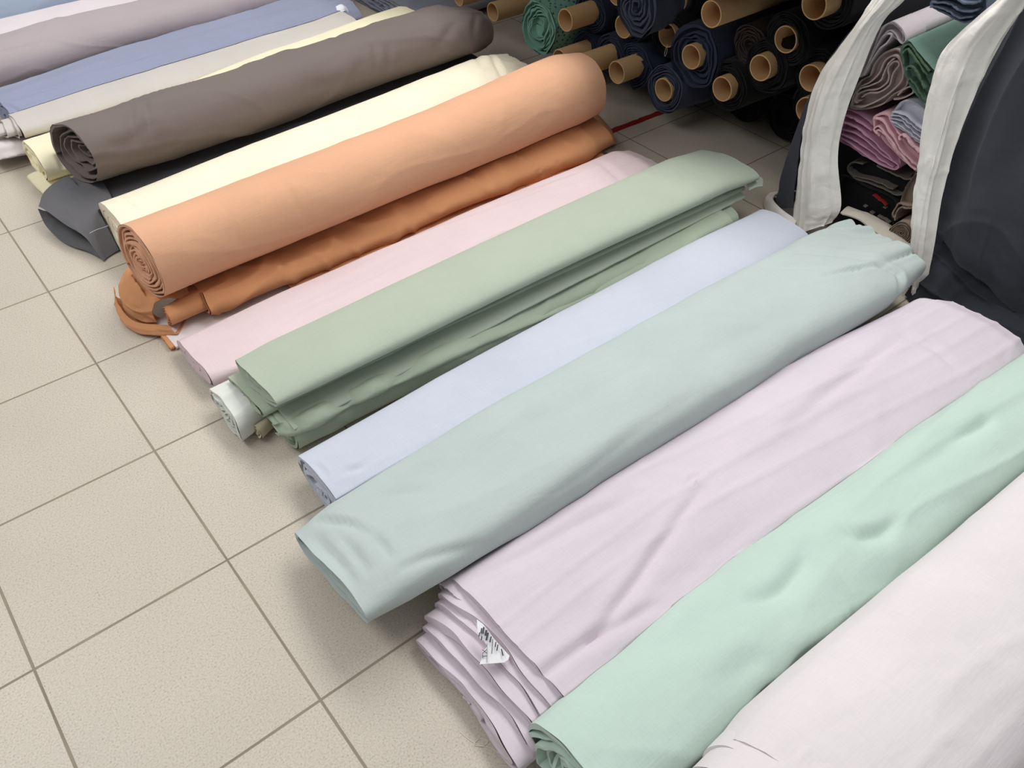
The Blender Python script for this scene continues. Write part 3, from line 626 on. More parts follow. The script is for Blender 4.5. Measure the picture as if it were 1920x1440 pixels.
# grey bolts
gl = B('lower charcoal cloth bolt crushed on the tiles under the brown-grey bolt', M['greyd'],
  [(0.26, ell(-.065, .052, .135, .044, .05, 2.5)), (1.0, ell(-.07, .054, .135, .046)), (1.86, ell(.01, .056, .13, .048))], seed=103, lump=.006, wr=.006, nx=110, near=dict(turns=5, depth=.02, amp=.012, crumple=.2), far='flat')
sheet('loose_flap', M['greyd'], [
   [(.31, .040, .095), (.31, -.05, .108), (.30, -.17, .110), (.28, -.27, .085), (.26, -.33, .012)],
   [(.225, .025, .108), (.215, -.06, .118), (.215, -.17, .110), (.215, -.265, .080), (.225, -.335, .008)],
   [(.150, .000, .094), (.150, -.09, .100), (.160, -.19, .090), (.180, -.275, .066), (.195, -.345, .006)],
   [(.108, -.035, .070), (.118, -.105, .082), (.138, -.200, .076), (.168, -.285, .058), (.180, -.355, .005)]], nu=70, nv=80, seed=16, amp=.004, scale=9, thick=.002, parent=gl)
sheet('lower_flap', M['greyd'], [
   [(.104, -.030, .060), (.100, -.085, .022), (.118, -.19, .010), (.160, -.285, .010), (.178, -.345, .006)],
   [(.135, -.030, .040), (.135, -.09, .020), (.150, -.19, .012), (.180, -.285, .010), (.190, -.335, .006)],
   [(.22, -.03, .020), (.22, -.09, .016), (.22, -.19, .012), (.22, -.27, .010), (.22, -.32, .006)]], nu=40, nv=60, seed=19, amp=.006, scale=13, thick=.002, parent=gl)
strand('seam_stitching', M['whitef'], [(0.181, -0.302, 0.078), (0.201, -0.302, 0.081), (0.225, -0.304, 0.082), (0.245, -0.305, 0.082)], .0008, gl)
st_ = M['thread']
B('long brown-grey cloth bolt between ivory bolt and cream roll', M['grey'],
  [(0.262, ell(-.045, .205, .180, .098, .34, 2.2)), (0.6, ell(-.035, .206, .182, .100, .28, 2.3)), (1.2, ell(.00, .205, .178, .098, .2, 2.4)), (1.76, ell(.035, .202, .170, .094, .15, 2.5)), (1.90, ell(.045, .190, .145, .076, .1, 2.3))],
  seed=107, skew=-.13, lump=.010, wr=.006, near=dict(turns=5, depth=.05, amp=.015, crumple=.25, gap=.7, cup=.05), far='flat', rim=.004,
  creases=[([(1.397, -0.125, 0.250), (1.362, -0.193, 0.250), (1.291, -0.229, 0.250), (1.243, -0.291, 0.250)], 0.012, 0.01), ([(1.434, -0.161, 0.250), (1.345, -0.288, 0.250)], 0.01, 0.008), ([(1.343, -0.112, 0.250), (1.306, -0.195, 0.250), (1.241, -0.273, 0.250)], 0.012, 0.009), ([(1.716, -0.098, 0.240), (1.627, -0.139, 0.240), (1.537, -0.175, 0.240)], 0.014, 0.009), ([(1.843, -0.061, 0.240), (1.746, -0.161, 0.240), (1.683, -0.228, 0.240)], 0.01, 0.009), ([(1.035, -0.185, 0.200), (1.103, -0.197, 0.200), (1.182, -0.195, 0.200), (1.271, -0.165, 0.200)], 0.016, 0.009), ([(0.319, -0.215, 0.220), (0.387, -0.219, 0.220), (0.472, -0.191, 0.220)], 0.014, 0.008), ([(0.469, -0.083, 0.270), (0.401, -0.220, 0.270)], 0.014, 0.007), ([(0.527, -0.034, 0.270), (0.462, -0.213, 0.270)], 0.013, 0.007), ([(0.706, -0.241, 0.240), (0.687, -0.304, 0.240), (0.642, -0.339, 0.240)], 0.012, 0.008), ([(0.492, -0.310, 0.220), (0.654, -0.301, 0.220), (0.807, -0.294, 0.220)], 0.02, 0.008), ([(1.296, 0.208, 0.260), (1.321, 0.091, 0.260), (1.249, -0.069, 0.260)], 0.02, 0.005)])

# ivory, white, greige
iv = B('ivory-yellow cloth bolt squeezed between greige and brown-grey bolts', M['ivory'],
  [(0.185, ell(.235, .085, .150, .055, .16, 2.5)), (0.6, ell(.250, .088, .16, .066, .1, 2.4)), (1.2, ell(.320, .092, .16, .072)), (1.84, ell(.385, .095, .16, .072))], seed=109, lump=.005, wr=.003, near=dict(turns=4, depth=.012, amp=.014, crumple=.2), far='flat')
sheet('loose_flap', M['ivory'], [
   [(.30, .12, .075), (.30, .04, .060), (.30, -.04, .035)],
   [(.20, .20, .060), (.205, .09, .050), (.215, .02, .030)],
   [(.145, .24, .040), (.155, .12, .030), (.175, .035, .018)],
   [(.155, .24, .010), (.165, .12, .006), (.185, .03, .006)]], nu=40, nv=40, seed=18, amp=.004, parent=iv)
B('white folded cloth bolt end sticking out on the tiles below greige bolt', M['whitef'],
  [(0.085, ell(.465, .060, .075, .036, .25, 3.2)), (0.25, ell(.47, .050, .07, .034, 0, 3)), (0.8, ell(.50, .045, .05, .034))], seed=113, lump=.004, wr=.004, long=.010, nx=70, near=dict(turns=4, depth=.012, amp=.006, crumple=.1))
B('light greige cloth bolt with stepped folded end, behind ivory bolt', M['greige'],
  [(0.200, ell(.462, .116, .090, .028, .05, 2.8)), (0.7, ell(.520, .098, .10, .040, 0, 2.6)), (1.2, ell(.575, .090, .11, .045, 0, 2.6)), (1.64, ell(.620, .085, .115, .045, 0, 2.6))],
  seed=127, lump=.004, wr=.002, near=dict(turns=4, depth=.012, tel=.03, telturns=3, amp=.004, crumple=.05), far='flat')
# back bolts
B('dusty blue cloth bolt between greige and mauve bolts', M['blue'],
  [(0.205, ell(.70, .070, .190, .062, .1, 2.5)), (0.7, ell(.745, .075, .195, .066)), (1.2, ell(.785, .075, .20, .066)), (1.74, ell(.86, .072, .20, .064))],
  seed=131, lump=.008, wr=.005, long=.006, near=dict(turns=5, depth=.02, amp=.015, crumple=.2), far='flat',
  creases=[([(0.245, 0.669, 0.130), (0.396, 0.663, 0.130), (0.612, 0.704, 0.130), (0.844, 0.747, 0.130)], 0.02, 0.008), ([(0.267, 0.489, 0.130), (0.437, 0.489, 0.130), (0.673, 0.533, 0.130), (0.991, 0.564, 0.130)], 0.02, 0.007), ([(0.200, 0.622, 0.120), (0.224, 0.576, 0.120), (0.239, 0.500, 0.120)], 0.01, 0.008), ([(0.876, 0.825, 0.130), (1.156, 0.821, 0.130), (1.464, 0.828, 0.130)], 0.02, 0.007)])
B('mauve-grey cloth bolt between dusty blue and pale pink bolts', M['mauve'],
  [(0.20, ell(1.085, .110, .140, .078, 0, 2.3)), (0.8, ell(1.12, .112, .14, .080)), (1.85, ell(1.15, .112, .14, .080))], seed=137, lump=.012, wr=.004, near=dict(turns=5, depth=.02), far='flat')
B('pale pink cloth bolt strip seen between mauve and light blue bolts', M['pale'],
  [(0.20, ell(1.36, .085, .125, .075)), (1.85, ell(1.40, .085, .125, .075))], seed=139, lump=.006, wr=.002, nx=90, near=dict(turns=5, depth=.02), far='flat')
B('light blue cloth bolt at the far back corner, farthest in the row', M['lblue'],
  [(0.20, ell(1.655, .115, .165, .108)), (1.0, ell(1.675, .115, .165, .108)), (1.85, ell(1.70, .115, .165, .108))], seed=149, lump=.010, wr=.005, near=dict(turns=6, depth=.02), far='flat')
B('slate-blue folded cloth on the tiles beyond the greige and ivory bolts', M['slateb'],
  [(1.93, ell(.82, .050, .34, .045, 0, 3)), (2.5, ell(.86, .055, .34, .05, 0, 3))], seed=151, lump=.008, wr=.006, nx=60, near=dict(turns=3, depth=.01), far='flat')

# tag sticking out behind the greige bolt, label on the lilac bolt
sheet('paper_tag', M['paper'], [[(1.650, 0.729, 0.130), (1.641, 0.707, 0.120), (1.642, 0.692, 0.110)], [(1.669, 0.712, 0.140), (1.667, 0.692, 0.130), (1.671, 0.683, 0.120)], [(1.671, 0.678, 0.140), (1.672, 0.664, 0.130), (1.669, 0.652, 0.120)]], nu=10, nv=10, amp=.0005, thick=.0006)
tag(bpy.context.scene.objects['paper_tag'], 'small white paper tag at the far end of the dusty blue bolt', 'tag')

# ================================================================== red floor marking
tp = []
V_ = []; F_ = []
rr = random.Random(3)
for i in range(26):
    t = i / 25; x = 1.93 + .42 * t; y = -.712 - .012 * t
    V_ += [(x, y + .014 + rr.uniform(-.005, .003), .0012), (x, y - .014 + rr.uniform(-.003, .006), .0012), (x, y - .014, .0002), (x, y + .014, .0002)]
for i in range(25):
    for j in range(4): F_.append((4 * i + j, 4 * i + 4 + j, 4 * i + 4 + (j + 1) % 4, 4 * i + (j + 1) % 4))
F_ += [(0, 1, 2, 3), (103, 102, 101, 100)]
tag(mk('floor_tape', V_, F_, M['red'], sharp=20), 'worn red tape strip on the dark tiles by the orange roll', 'tape')

# ================================================================== rack with cardboard tubes
rk = empty('shade_rack', (2.0, -1.5, 0)); tag(rk, 'added unseen deck above the dark rolls on cardboard tubes', 'rack')  # unseen, added to shade the floor in front of the rolls
def child_world(o, par):
    o.parent = par; o.matrix_parent_inverse = par.matrix_world.inverted() if False else Matrix.Translation(-par.location)
    return o
child_world(box('shadeboard', M['board'], 1.76, 3.7, -1.50, 2.4, .78, .82), rk)  # added board, its overhang set to keep lamp light off the floor
for yy in (-1.47, 2.35):
    for xx in (2.95, 3.62): child_world(box('added_post', M['steel'], xx, xx + .04, yy - .02, yy + .02, 0, .78), rk)  # added supports for the unseen board

RG = 'rolls of dark cloth on cardboard tubes under the rack'
ROLLS = []; RODS = []
def roll(label, mat, y, z, r, xf, xt=None, L=1.4, tr=.042, seed=1, lump=.006, wr=.006, turns=6, cup=.0, crumple=.15, amp=.012, inner=None, group=RG, endmat=None, sq=1.0, cardmat=None, dy=0.0, dz=0.0):
    root = empty('fabric_roll', (xf, y, z)); tag(root, label, 'fabric roll', group)
    inn = inner if inner is not None else max(.15, (tr + .004) / r)
    b = bolt('cloth', mat, [(0, ell(0, 0, r, r * sq, 0, 2.05)), (.25, ell(dy * .25, dz * .25, r * 1.02, r * 1.02 * sq, 0, 2.05)), (L, ell(dy * L, dz * L, r, r, 0, 2.0))], seed=seed, nx=70, lump=lump, wr=wr, parent=root, floor=-z + .004,
             near=dict(turns=turns, depth=.02, amp=amp, crumple=crumple, inner=inn, cup=cup, floor=-9, mat=endmat, plug=xt is None))
    if xt is not None: tube('cardboard_tube', M['card'] if cardmat is None else cardmat, 0, 0, xt - xf, .9, r=tr, w=.0042, parent=root, dy=dy, dz=dz); RODS.append((root, _rod(y, z, xt, xf + .02, tr)))
    ROLLS.append((root, b))
    return root

roll('green gauze roll with open crumpled centre and no tube', M['gauzed'], -.19, .215, .105, 2.06, None, seed=201, lump=.008, wr=.010, turns=6, inner=.36, crumple=.35, amp=.02, endmat=M['gauze'], L=.8)
roll('navy roll on a tube, straight right of the green gauze roll', M['navy'], -.365, .300, .085, 2.17, 2.04, seed=203)
roll('navy roll whose tube hides behind the nearest smooth orange roll', M['navy'], -.365, .150, .075, 2.16, 2.02, seed=205)
roll('navy roll with long bare tube just over the smooth orange roll', M['navy'], -.515, .185, .082, 2.15, 2.005, seed=207)
roll('navy fuzzy roll with long bare tube over the dark tiles', M['navy'], -.650, .190, .085, 2.15, 2.05, seed=209, wr=.012, lump=.009)
roll('grey-navy fuzzy roll with spiral end and no tube, at the top edge', M['navyg'], -.705, .440, .100, 2.06, None, seed=211, wr=.012, lump=.010, inner=.1, crumple=.3, L=1.2)
roll('navy roll with tube half covered by the grey-navy spiral roll', M['navy'], -.585, .320, .075, 2.17, 2.13, seed=213)
ch = roll('charcoal roll with reddish tube mouth and dangling white thread', M['black'], -.785, .345, .085, 2.16, 2.15, seed=215)
tw_ = strand('loose_thread', M['thread'], [(2.143, -0.800, 0.318), (2.135, -0.800, 0.304), (2.135, -0.798, 0.286), (2.138, -0.799, 0.277), (2.135, -0.807, 0.295), (2.140, -0.802, 0.311)], .0006, ch)
tw_.matrix_local = Matrix.Translation(-ch.location)
roll('large navy roll with thick loose wraps round a recessed tube', M['navy'], -.935, .325, .110, 2.13, 2.115, seed=217, turns=4, crumple=.25, cup=.01)
roll('lowest navy fuzzy roll, hanging over the red tape', M['navyg'], -.835, .172, .088, 2.12, 2.11, seed=219, wr=.012, lump=.012, sq=1.12)
roll('black roll with tube cut by the top edge, right of the spiral roll', M['black'], -.775, .455, .085, 2.22, 2.19, seed=221)
roll('black roll with longest bare tube, left of the white-hemmed cover', M['black'], -1.05, .520, .085, 2.42, 2.04, seed=223, L=1.1)
roll('brown-grey gauzy roll under the longest bare tube', M['brown'], -1.10, .400, .060, 2.20, None, seed=225, wr=.010, inner=.2, crumple=.3)
roll('black roll with lowest tube of the black rolls, above bare floor', M['black'], -1.085, .262, .085, 2.15, 2.12, seed=227)
roll('black roll with tube in the middle of the black rolls', M['black'], -1.215, .378, .085, 2.16, 2.125, seed=229)
roll('black roll whose tube mouth is half covered by black cloth', M['black'], -1.265, .478, .085, 2.16, 2.155, seed=231)
roll('black roll with thick tube cut by the top edge, beside the white hem', M['black'], -1.40, .645, .085, 2.12, 2.05, seed=233)
roll('black roll with tube touching the edge of the slate cover', M['black'], -1.385, .395, .085, 2.19, 2.155, seed=235)
roll('black roll with tube peeping out low beside the slate cover', M['black'], -1.395, .290, .080, 2.20, 2.165, seed=237)
roll('navy roll with tube mouth just touching the top edge', M['navy'], -.535, .425, .080, 2.17, 2.13, seed=239)
roll('green gauze roll above with reddish tube at the top edge', M['gauzed'], -.165, .375, .085, 2.16, 2.135, seed=241)
roll('green gauze roll with ochre tube resting on the lower gauze roll', M['gauze'], -.285, .385, .060, 2.20, 2.16, seed=242)
roll('spotted green gauze roll behind the far end of the brown-grey bolt', M['gauzed'], .23, .30, .075, 2.12, None, seed=243, L=.6)
# bare tubes
def bare(label, y, z, x0, x1, r=.042, **k):
    o = tube('cardboard_tube', M['card'], y, z, x0, x1, r=r, **k); return tag(o, label, 'tube')
bare('bare cardboard tube beside the spotted green gauze roll', .165, .165, 2.10, 3.3, r=.040)
bare('bare pale cardboard tube at the top edge, above brown-grey bolt', .345, .185, 2.05, 3.0, r=.035)
for k, (y, z, lab) in enumerate(((-.98, .10, 'black roll on the floor deep under the black rolls, nearest the red tape'), (-1.17, .10, 'black roll on the floor deep under the middle black rolls'), (-1.37, .10, 'black roll on the floor deep beside the slate cover'))):
    roll(lab, M['black'], y, z, .085, 2.42, None, seed=250 + k)
for k, (y, z, lab) in enumerate(((-.60, .09, 'navy roll on the floor deep under the navy rolls'), (-.36, .07, 'navy roll on the floor deep behind the orange rolls'), (-.1, .09, 'dark roll on the floor deep under the green gauze roll'), (.16, .07, 'dark roll on the floor deep under the bare tube'))):
    roll(lab, M['navy'], y, z, min(.085, z - .005), 2.36, None, seed=260 + k)

# cloth gives way where bolts and rolls touch: the later one in each list is pressed against the earlier ones
done = []
for k in (4, 0, 14, 17, 10, 1, 2, 5, 11, 15, 9, 7, 6, 13, 20, 18, 21, 22, 23, 24, 16, 3, 8, 12, 19, 25):
    g = .0003 if k in (1, 2) else .0025
    press(BOLTS[k], done, g); press(BOLTS[k], done, g); done.append(_solid(BOLTS[k]))
bares = [_rod(.165, .165, 2.10, 3.3, .040), _rod(.345, .185, 2.05, 3.0, .035)]
solid = done + bares
for root, b in ROLLS:
    for _ in (0, 1): press(root, solid + [q for r_, q in RODS if r_ is not root], .0025, floor=.004)
    solid.append(_solid(b))

# ================================================================== slate cover with white hems, folded cloths inside
cv = empty('storage_cover', (2.0, -1.75, 0)); tag(cv, 'slate-grey cloth cover with white hems opened over folded fabrics', 'cover')
def rows(L, R, X, n=5, bulge=.02, X2=None):
    """strip between matching left/right edge points; the middle bulges towards -X"""
    out = []
    for a, b in zip(L, R):
        a = np.array(a); b = np.array(b); r = []
        for k in range(n):
            t = k / (n - 1); q = a * (1 - t) + b * t; q = q + np.array([-bulge * math.sin(PI * t), 0, 0]); r.append(tuple(q))
        out.append(r)
    return out
LBL = [(2.000, -1.629, 0.784), (2.000, -1.602, 0.725), (1.995, -1.563, 0.625), (1.990, -1.510, 0.485), (1.985, -1.508, 0.334), (1.980, -1.527, 0.203), (1.975, -1.549, 0.077), (1.970, -1.575, 0.000)]
LBR = [(2.010, -1.703, 0.802), (2.010, -1.678, 0.743), (2.010, -1.636, 0.665), (2.010, -1.619, 0.508), (2.005, -1.616, 0.384), (2.000, -1.635, 0.278), (1.995, -1.692, 0.148), (1.985, -1.686, 0.087)]
child_world(sheet('hem_band', M['band'], rows(LBL, LBR, 2.0, bulge=.03), nu=130, nv=36, seed=301, amp=.004, scale=16, thick=.003, fold=.006, fdir=(0, 1)), cv)
RBL = [(1.970, -1.943, 0.872), (1.970, -1.922, 0.819), (1.965, -1.841, 0.676), (1.965, -1.846, 0.546), (1.965, -1.888, 0.380), (1.965, -1.912, 0.277), (1.965, -1.946, 0.161), (1.965, -1.993, 0.067)]
RBR = [(1.990, -2.001, 0.871), (1.990, -1.978, 0.824), (1.990, -1.955, 0.707), (1.985, -1.947, 0.578), (1.985, -1.951, 0.432), (1.980, -1.973, 0.301), (1.975, -2.016, 0.113), (1.970, -2.027, 0.004)]
child_world(sheet('hem_band', M['band'], rows(RBL, RBR, 2.0, bulge=.03), nu=130, nv=36, seed=307, amp=.004, scale=16, thick=.003, fold=.007, fdir=(0, 1)), cv)
# hem turned over on the floor at the left foot
child_world(sheet('hem_loop', M['band'], [
   [(1.956, -1.587, 0.004), (1.950, -1.584, 0.035), (1.968, -1.576, 0.050)],
   [(1.977, -1.493, 0.004), (1.977, -1.498, 0.035), (1.981, -1.507, 0.050)],
   [(2.024, -1.414, 0.004), (2.017, -1.422, 0.035), (2.011, -1.449, 0.050)],
   [(2.080, -1.398, 0.004), (2.061, -1.414, 0.035), (2.060, -1.445, 0.050)],
   [(2.145, -1.450, 0.004), (2.122, -1.463, 0.035), (2.119, -1.474, 0.050)]], nu=50, nv=20, seed=311, amp=.003, thick=.003), cv)
# side panels
child_world(sheet('side_panel', M['cover'], [
   [(2.000, -1.629, 0.784), (2.05, -1.615, .80), (2.30, -1.575, .82), (2.9, -1.52, .85)],
   [(1.995, -1.563, 0.625), (2.04, -1.555, .62), (2.30, -1.53, .62), (2.9, -1.52, .62)],
   [(1.990, -1.510, 0.485), (2.03, -1.500, .45), (2.30, -1.50, .45), (2.9, -1.51, .45)],
   [(1.985, -1.508, 0.334), (2.03, -1.470, .28), (2.30, -1.495, .28), (2.9, -1.51, .28)],
   [(1.980, -1.527, 0.203), (2.03, -1.458, .13), (2.30, -1.495, .13), (2.9, -1.51, .13)],
   [(1.975, -1.549, 0.077), (2.04, -1.455, .01), (2.30, -1.495, .01), (2.9, -1.51, .01)]], nu=60, nv=50, seed=313, amp=.004, scale=8, thick=.003), cv)
def cov(y, z, b):   # folds of the front curtain
    return (1.99 + .015 * math.sin(y * 16 + z * 2.0) + .012 * math.sin(y * 37 - z * 3) + b, y, z)
CG = []
for z, y0, b in ((.92, -1.93, .03), (.78, -1.935, .025), (.60, -1.925, .02), (.42, -1.935, .015), (.32, -1.945, .012), (.255, -1.950, .012), (.205, -1.965, .012)):
    CG.append([cov(y0 - d, z - (.145 * min(1, d / .34) if z < .21 else .10 * min(1, d / .34) if z < .26 else .05 * min(1, d / .34) if z < .33 else 0), b) for d in (0, .05, .11, .18, .26, .36, .48, .62, .8)])
child_world(sheet('front_panel', M['cover'], CG, nu=120, nv=130, seed=317, amp=.008, scale=6, thick=.003, fold=.012, fdir=(0, 1)), cv)
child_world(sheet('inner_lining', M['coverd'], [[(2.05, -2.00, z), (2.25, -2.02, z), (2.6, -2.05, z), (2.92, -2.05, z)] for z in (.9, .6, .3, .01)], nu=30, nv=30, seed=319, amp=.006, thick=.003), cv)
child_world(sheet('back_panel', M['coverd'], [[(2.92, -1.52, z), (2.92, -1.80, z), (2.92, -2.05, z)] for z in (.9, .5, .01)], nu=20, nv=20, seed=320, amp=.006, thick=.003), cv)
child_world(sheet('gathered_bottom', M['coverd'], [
   [(2.12, -1.95, .15), (2.10, -2.08, .14), (2.10, -2.20, .12), (2.10, -2.36, .10), (2.10, -2.60, .08), (2.10, -2.9, .08)],
   [(2.04, -1.97, .13), (2.01, -2.06, .135), (2.04, -2.16, .085), (2.03, -2.30, .085), (2.05, -2.60, .06), (2.05, -2.9, .06)],
   [(1.985, -1.99, .07), (1.945, -2.055, .085), (1.975, -2.15, .040), (1.965, -2.28, .055), (2.0, -2.60, .04), (2.0, -2.9, .04)],
   [(1.950, -1.99, .008), (1.915, -2.06, .010), (1.935, -2.16, .006), (1.925, -2.30, .008), (1.97, -2.60, .008), (1.97, -2.9, .008)]], nu=60, nv=100, seed=323, amp=.006, scale=9, thick=.003, fold=.008), cv)

# ---- folded cloths in the opening
FG = 'folded cloths stacked inside the slate cover'
def prism(name, mat, P, x0, x1, seed=1, n=110, back=(0, 0), rim=.006, parent=None, amp=.002, closed=True):
    C = cr(P, n, closed=True)
    xs = np.r_[x0, x0 + (x1 - x0) * np.linspace(0.03, 1, 22)]
    s = np.arange(n) / n
    e = rim * fbm(np.cos(s * 2 * PI) * 3, np.sin(s * 2 * PI) * 3, seed, 3)
    c = C.mean(0); V = []
    for x in xs:
        k = x - x0
        d = 1 + amp * 6 * fbm(np.cos(s * 2 * PI) * 2 + k * 4, np.sin(s * 2 * PI) * 2, seed + 4, 2)
        Q = c + (C - c) * d[:, None] + np.array(back) * k
        V.append(np.stack([x + e * math.exp(-k / .04), Q[:, 0], Q[:, 1]], 1))
    F = gridfaces(len(xs), n, True)
    # front face sunk a little, so that the outer layer stands proud
    Q = c + (C - c) * .93
    V.append(np.stack([np.full(n, x0 + .004), Q[:, 0], Q[:, 1]], 1)); o = len(xs) * n
    for j in range(n): F.append((j, (j + 1) % n, o + (j + 1) % n, o + j))
    V.append(np.stack([np.full(n, x0 + .02), *( (c + (C - c) * .90).T )], 1)); o2 = o + n
    for j in range(n): F.append((o + j, o + (j + 1) % n, o2 + (j + 1) % n, o2 + j))
    F.append(tuple(range(o2, o2 + n)))
    F.append(tuple(range((len(xs) - 1) * n, len(xs) * n)))
    return mk(name, np.vstack(V), F, mat, parent, 40)

def folded(label, mat, outline, x0, x1, lines=(), seed=1, back=(0, 0), emat=None, t=.004, depth=.09, name='folded_cloth', cat='folded cloth', amp=.002):
    o = prism(name, mat, outline, x0, x1, seed=seed, back=back, amp=amp); tag(o, label, cat, FG)
    for k, l in enumerate(lines):
        ribbon('fold_edge', mat if emat is None else emat, l, x0 - .004 - .002 * (k % 3), x0 + depth, t=t, parent=o, seed=seed * 7 + k, nx=8, rim=.004, drift=back)
    return o

folded('mauve-taupe folded cloth with S-shaped swirl of layers in the cover opening', M['taupem'],
  [(-1.594, 0.403), (-1.592, 0.445), (-1.599, 0.487), (-1.622, 0.511), (-1.626, 0.550), (-1.647, 0.586), (-1.680, 0.605), (-1.699, 0.589), (-1.723, 0.559), (-1.738, 0.528), (-1.727, 0.505), (-1.706, 0.482), (-1.685, 0.447), (-1.642, 0.418)],
  2.06, 2.7, seed=401, lines=[
   [(-1.622, 0.438), (-1.608, 0.434), (-1.606, 0.451), (-1.629, 0.471), (-1.659, 0.485), (-1.679, 0.511), (-1.681, 0.529), (-1.672, 0.550), (-1.679, 0.568), (-1.693, 0.575), (-1.699, 0.567), (-1.689, 0.543), (-1.689, 0.522), (-1.688, 0.506), (-1.668, 0.480), (-1.638, 0.466), (-1.621, 0.447)],
   [(-1.601, 0.417), (-1.596, 0.442), (-1.610, 0.475), (-1.633, 0.499), (-1.650, 0.531), (-1.657, 0.568), (-1.679, 0.589), (-1.698, 0.582), (-1.715, 0.553), (-1.716, 0.524), (-1.698, 0.491), (-1.675, 0.461), (-1.634, 0.426), (-1.604, 0.417)],
   [(-1.615, 0.429), (-1.602, 0.434), (-1.606, 0.465), (-1.634, 0.487), (-1.661, 0.509), (-1.665, 0.535), (-1.669, 0.563), (-1.682, 0.581)],
   [(-1.722, 0.490), (-1.731, 0.509), (-1.747, 0.525), (-1.762, 0.520), (-1.758, 0.507), (-1.739, 0.489), (-1.713, 0.476)]])
folded('dark green folded cloth with smooth lit top, against the right white hem', M['green'],
  [(-1.698, 0.613), (-1.702, 0.637), (-1.715, 0.642), (-1.747, 0.623), (-1.796, 0.599), (-1.824, 0.575), (-1.831, 0.526), (-1.818, 0.501), (-1.767, 0.528), (-1.740, 0.548), (-1.716, 0.581)],
  2.04, 2.6, seed=407, emat=M['greend'], lines=[
   [(-1.702, 0.611), (-1.709, 0.631), (-1.722, 0.632), (-1.751, 0.613), (-1.795, 0.590)],
   [(-1.721, 0.583), (-1.708, 0.607), (-1.718, 0.625), (-1.739, 0.610), (-1.792, 0.578)],
   [(-1.737, 0.573), (-1.732, 0.578), (-1.742, 0.585), (-1.760, 0.579), (-1.799, 0.544)],
   [(-1.744, 0.546), (-1.751, 0.552), (-1.775, 0.540), (-1.811, 0.511)]])
folded('pale lilac-grey cloth with curled layered edge, top left of the opening', M['lgrey'],
  [(-1.601, 0.627), (-1.612, 0.645), (-1.635, 0.659), (-1.659, 0.653), (-1.678, 0.639), (-1.681, 0.620), (-1.660, 0.625), (-1.638, 0.630), (-1.623, 0.613), (-1.609, 0.580), (-1.603, 0.538), (-1.591, 0.491), (-1.590, 0.543), (-1.595, 0.590)],
  2.07, 2.7, seed=409, lines=[
   [(-1.596, 0.496), (-1.605, 0.561), (-1.610, 0.607), (-1.615, 0.639), (-1.626, 0.654), (-1.641, 0.663), (-1.666, 0.657), (-1.684, 0.643), (-1.690, 0.628), (-1.682, 0.618), (-1.669, 0.622), (-1.657, 0.633), (-1.641, 0.640), (-1.630, 0.635), (-1.620, 0.615), (-1.614, 0.584)],
   [(-1.600, 0.503), (-1.612, 0.571), (-1.621, 0.612), (-1.632, 0.629), (-1.642, 0.633), (-1.648, 0.629), (-1.640, 0.607), (-1.627, 0.586), (-1.616, 0.550), (-1.604, 0.504)]])
folded('slate-blue folded cloths at the top of the opening', M['slate'],
  [(-1.731, 0.736), (-1.742, 0.763), (-1.821, 0.824), (-1.874, 0.763), (-1.837, 0.722), (-1.805, 0.723), (-1.766, 0.727)], 2.05, 2.5, seed=411, lines=[
   [(-1.734, 0.734), (-1.769, 0.739), (-1.816, 0.731), (-1.847, 0.743)], [(-1.737, 0.745), (-1.778, 0.754), (-1.818, 0.748), (-1.854, 0.760)], [(-1.740, 0.760), (-1.785, 0.772), (-1.823, 0.767), (-1.853, 0.780)]])
folded('white-lavender folded cloth with thin even layers, under the green one', M['lavw'],
  [(-1.724, 0.427), (-1.730, 0.453), (-1.744, 0.484), (-1.778, 0.494), (-1.824, 0.479), (-1.838, 0.434), (-1.833, 0.395), (-1.786, 0.405), (-1.747, 0.412)], 2.05, 2.6, seed=413, t=.003, lines=[
   [(-1.726, 0.427), (-1.759, 0.433), (-1.800, 0.420), (-1.833, 0.411)], [(-1.727, 0.438), (-1.762, 0.443), (-1.803, 0.431), (-1.835, 0.425)], [(-1.729, 0.448), (-1.765, 0.454), (-1.806, 0.441), (-1.835, 0.436)], [(-1.730, 0.421), (-1.760, 0.420), (-1.798, 0.410), (-1.834, 0.400)]])
folded('rose-pink folded cloth, widest of the pink ones, low left in opening', M['rose'],
  [(-1.572, 0.392), (-1.607, 0.400), (-1.654, 0.392), (-1.689, 0.379), (-1.730, 0.354), (-1.786, 0.323), (-1.795, 0.298), (-1.780, 0.287), (-1.734, 0.282), (-1.681, 0.286), (-1.635, 0.296), (-1.592, 0.302), (-1.580, 0.344)], 2.06, 2.7, seed=417, lines=[
   [(-1.580, 0.380), (-1.624, 0.380), (-1.682, 0.370)], [(-1.586, 0.338), (-1.652, 0.341), (-1.733, 0.318), (-1.787, 0.311), (-1.795, 0.299), (-1.778, 0.288), (-1.717, 0.289), (-1.637, 0.307), (-1.595, 0.311)],
   [(-1.583, 0.360), (-1.642, 0.360), (-1.714, 0.339), (-1.772, 0.313)], [(-1.591, 0.323), (-1.652, 0.320), (-1.730, 0.302), (-1.779, 0.295)]])
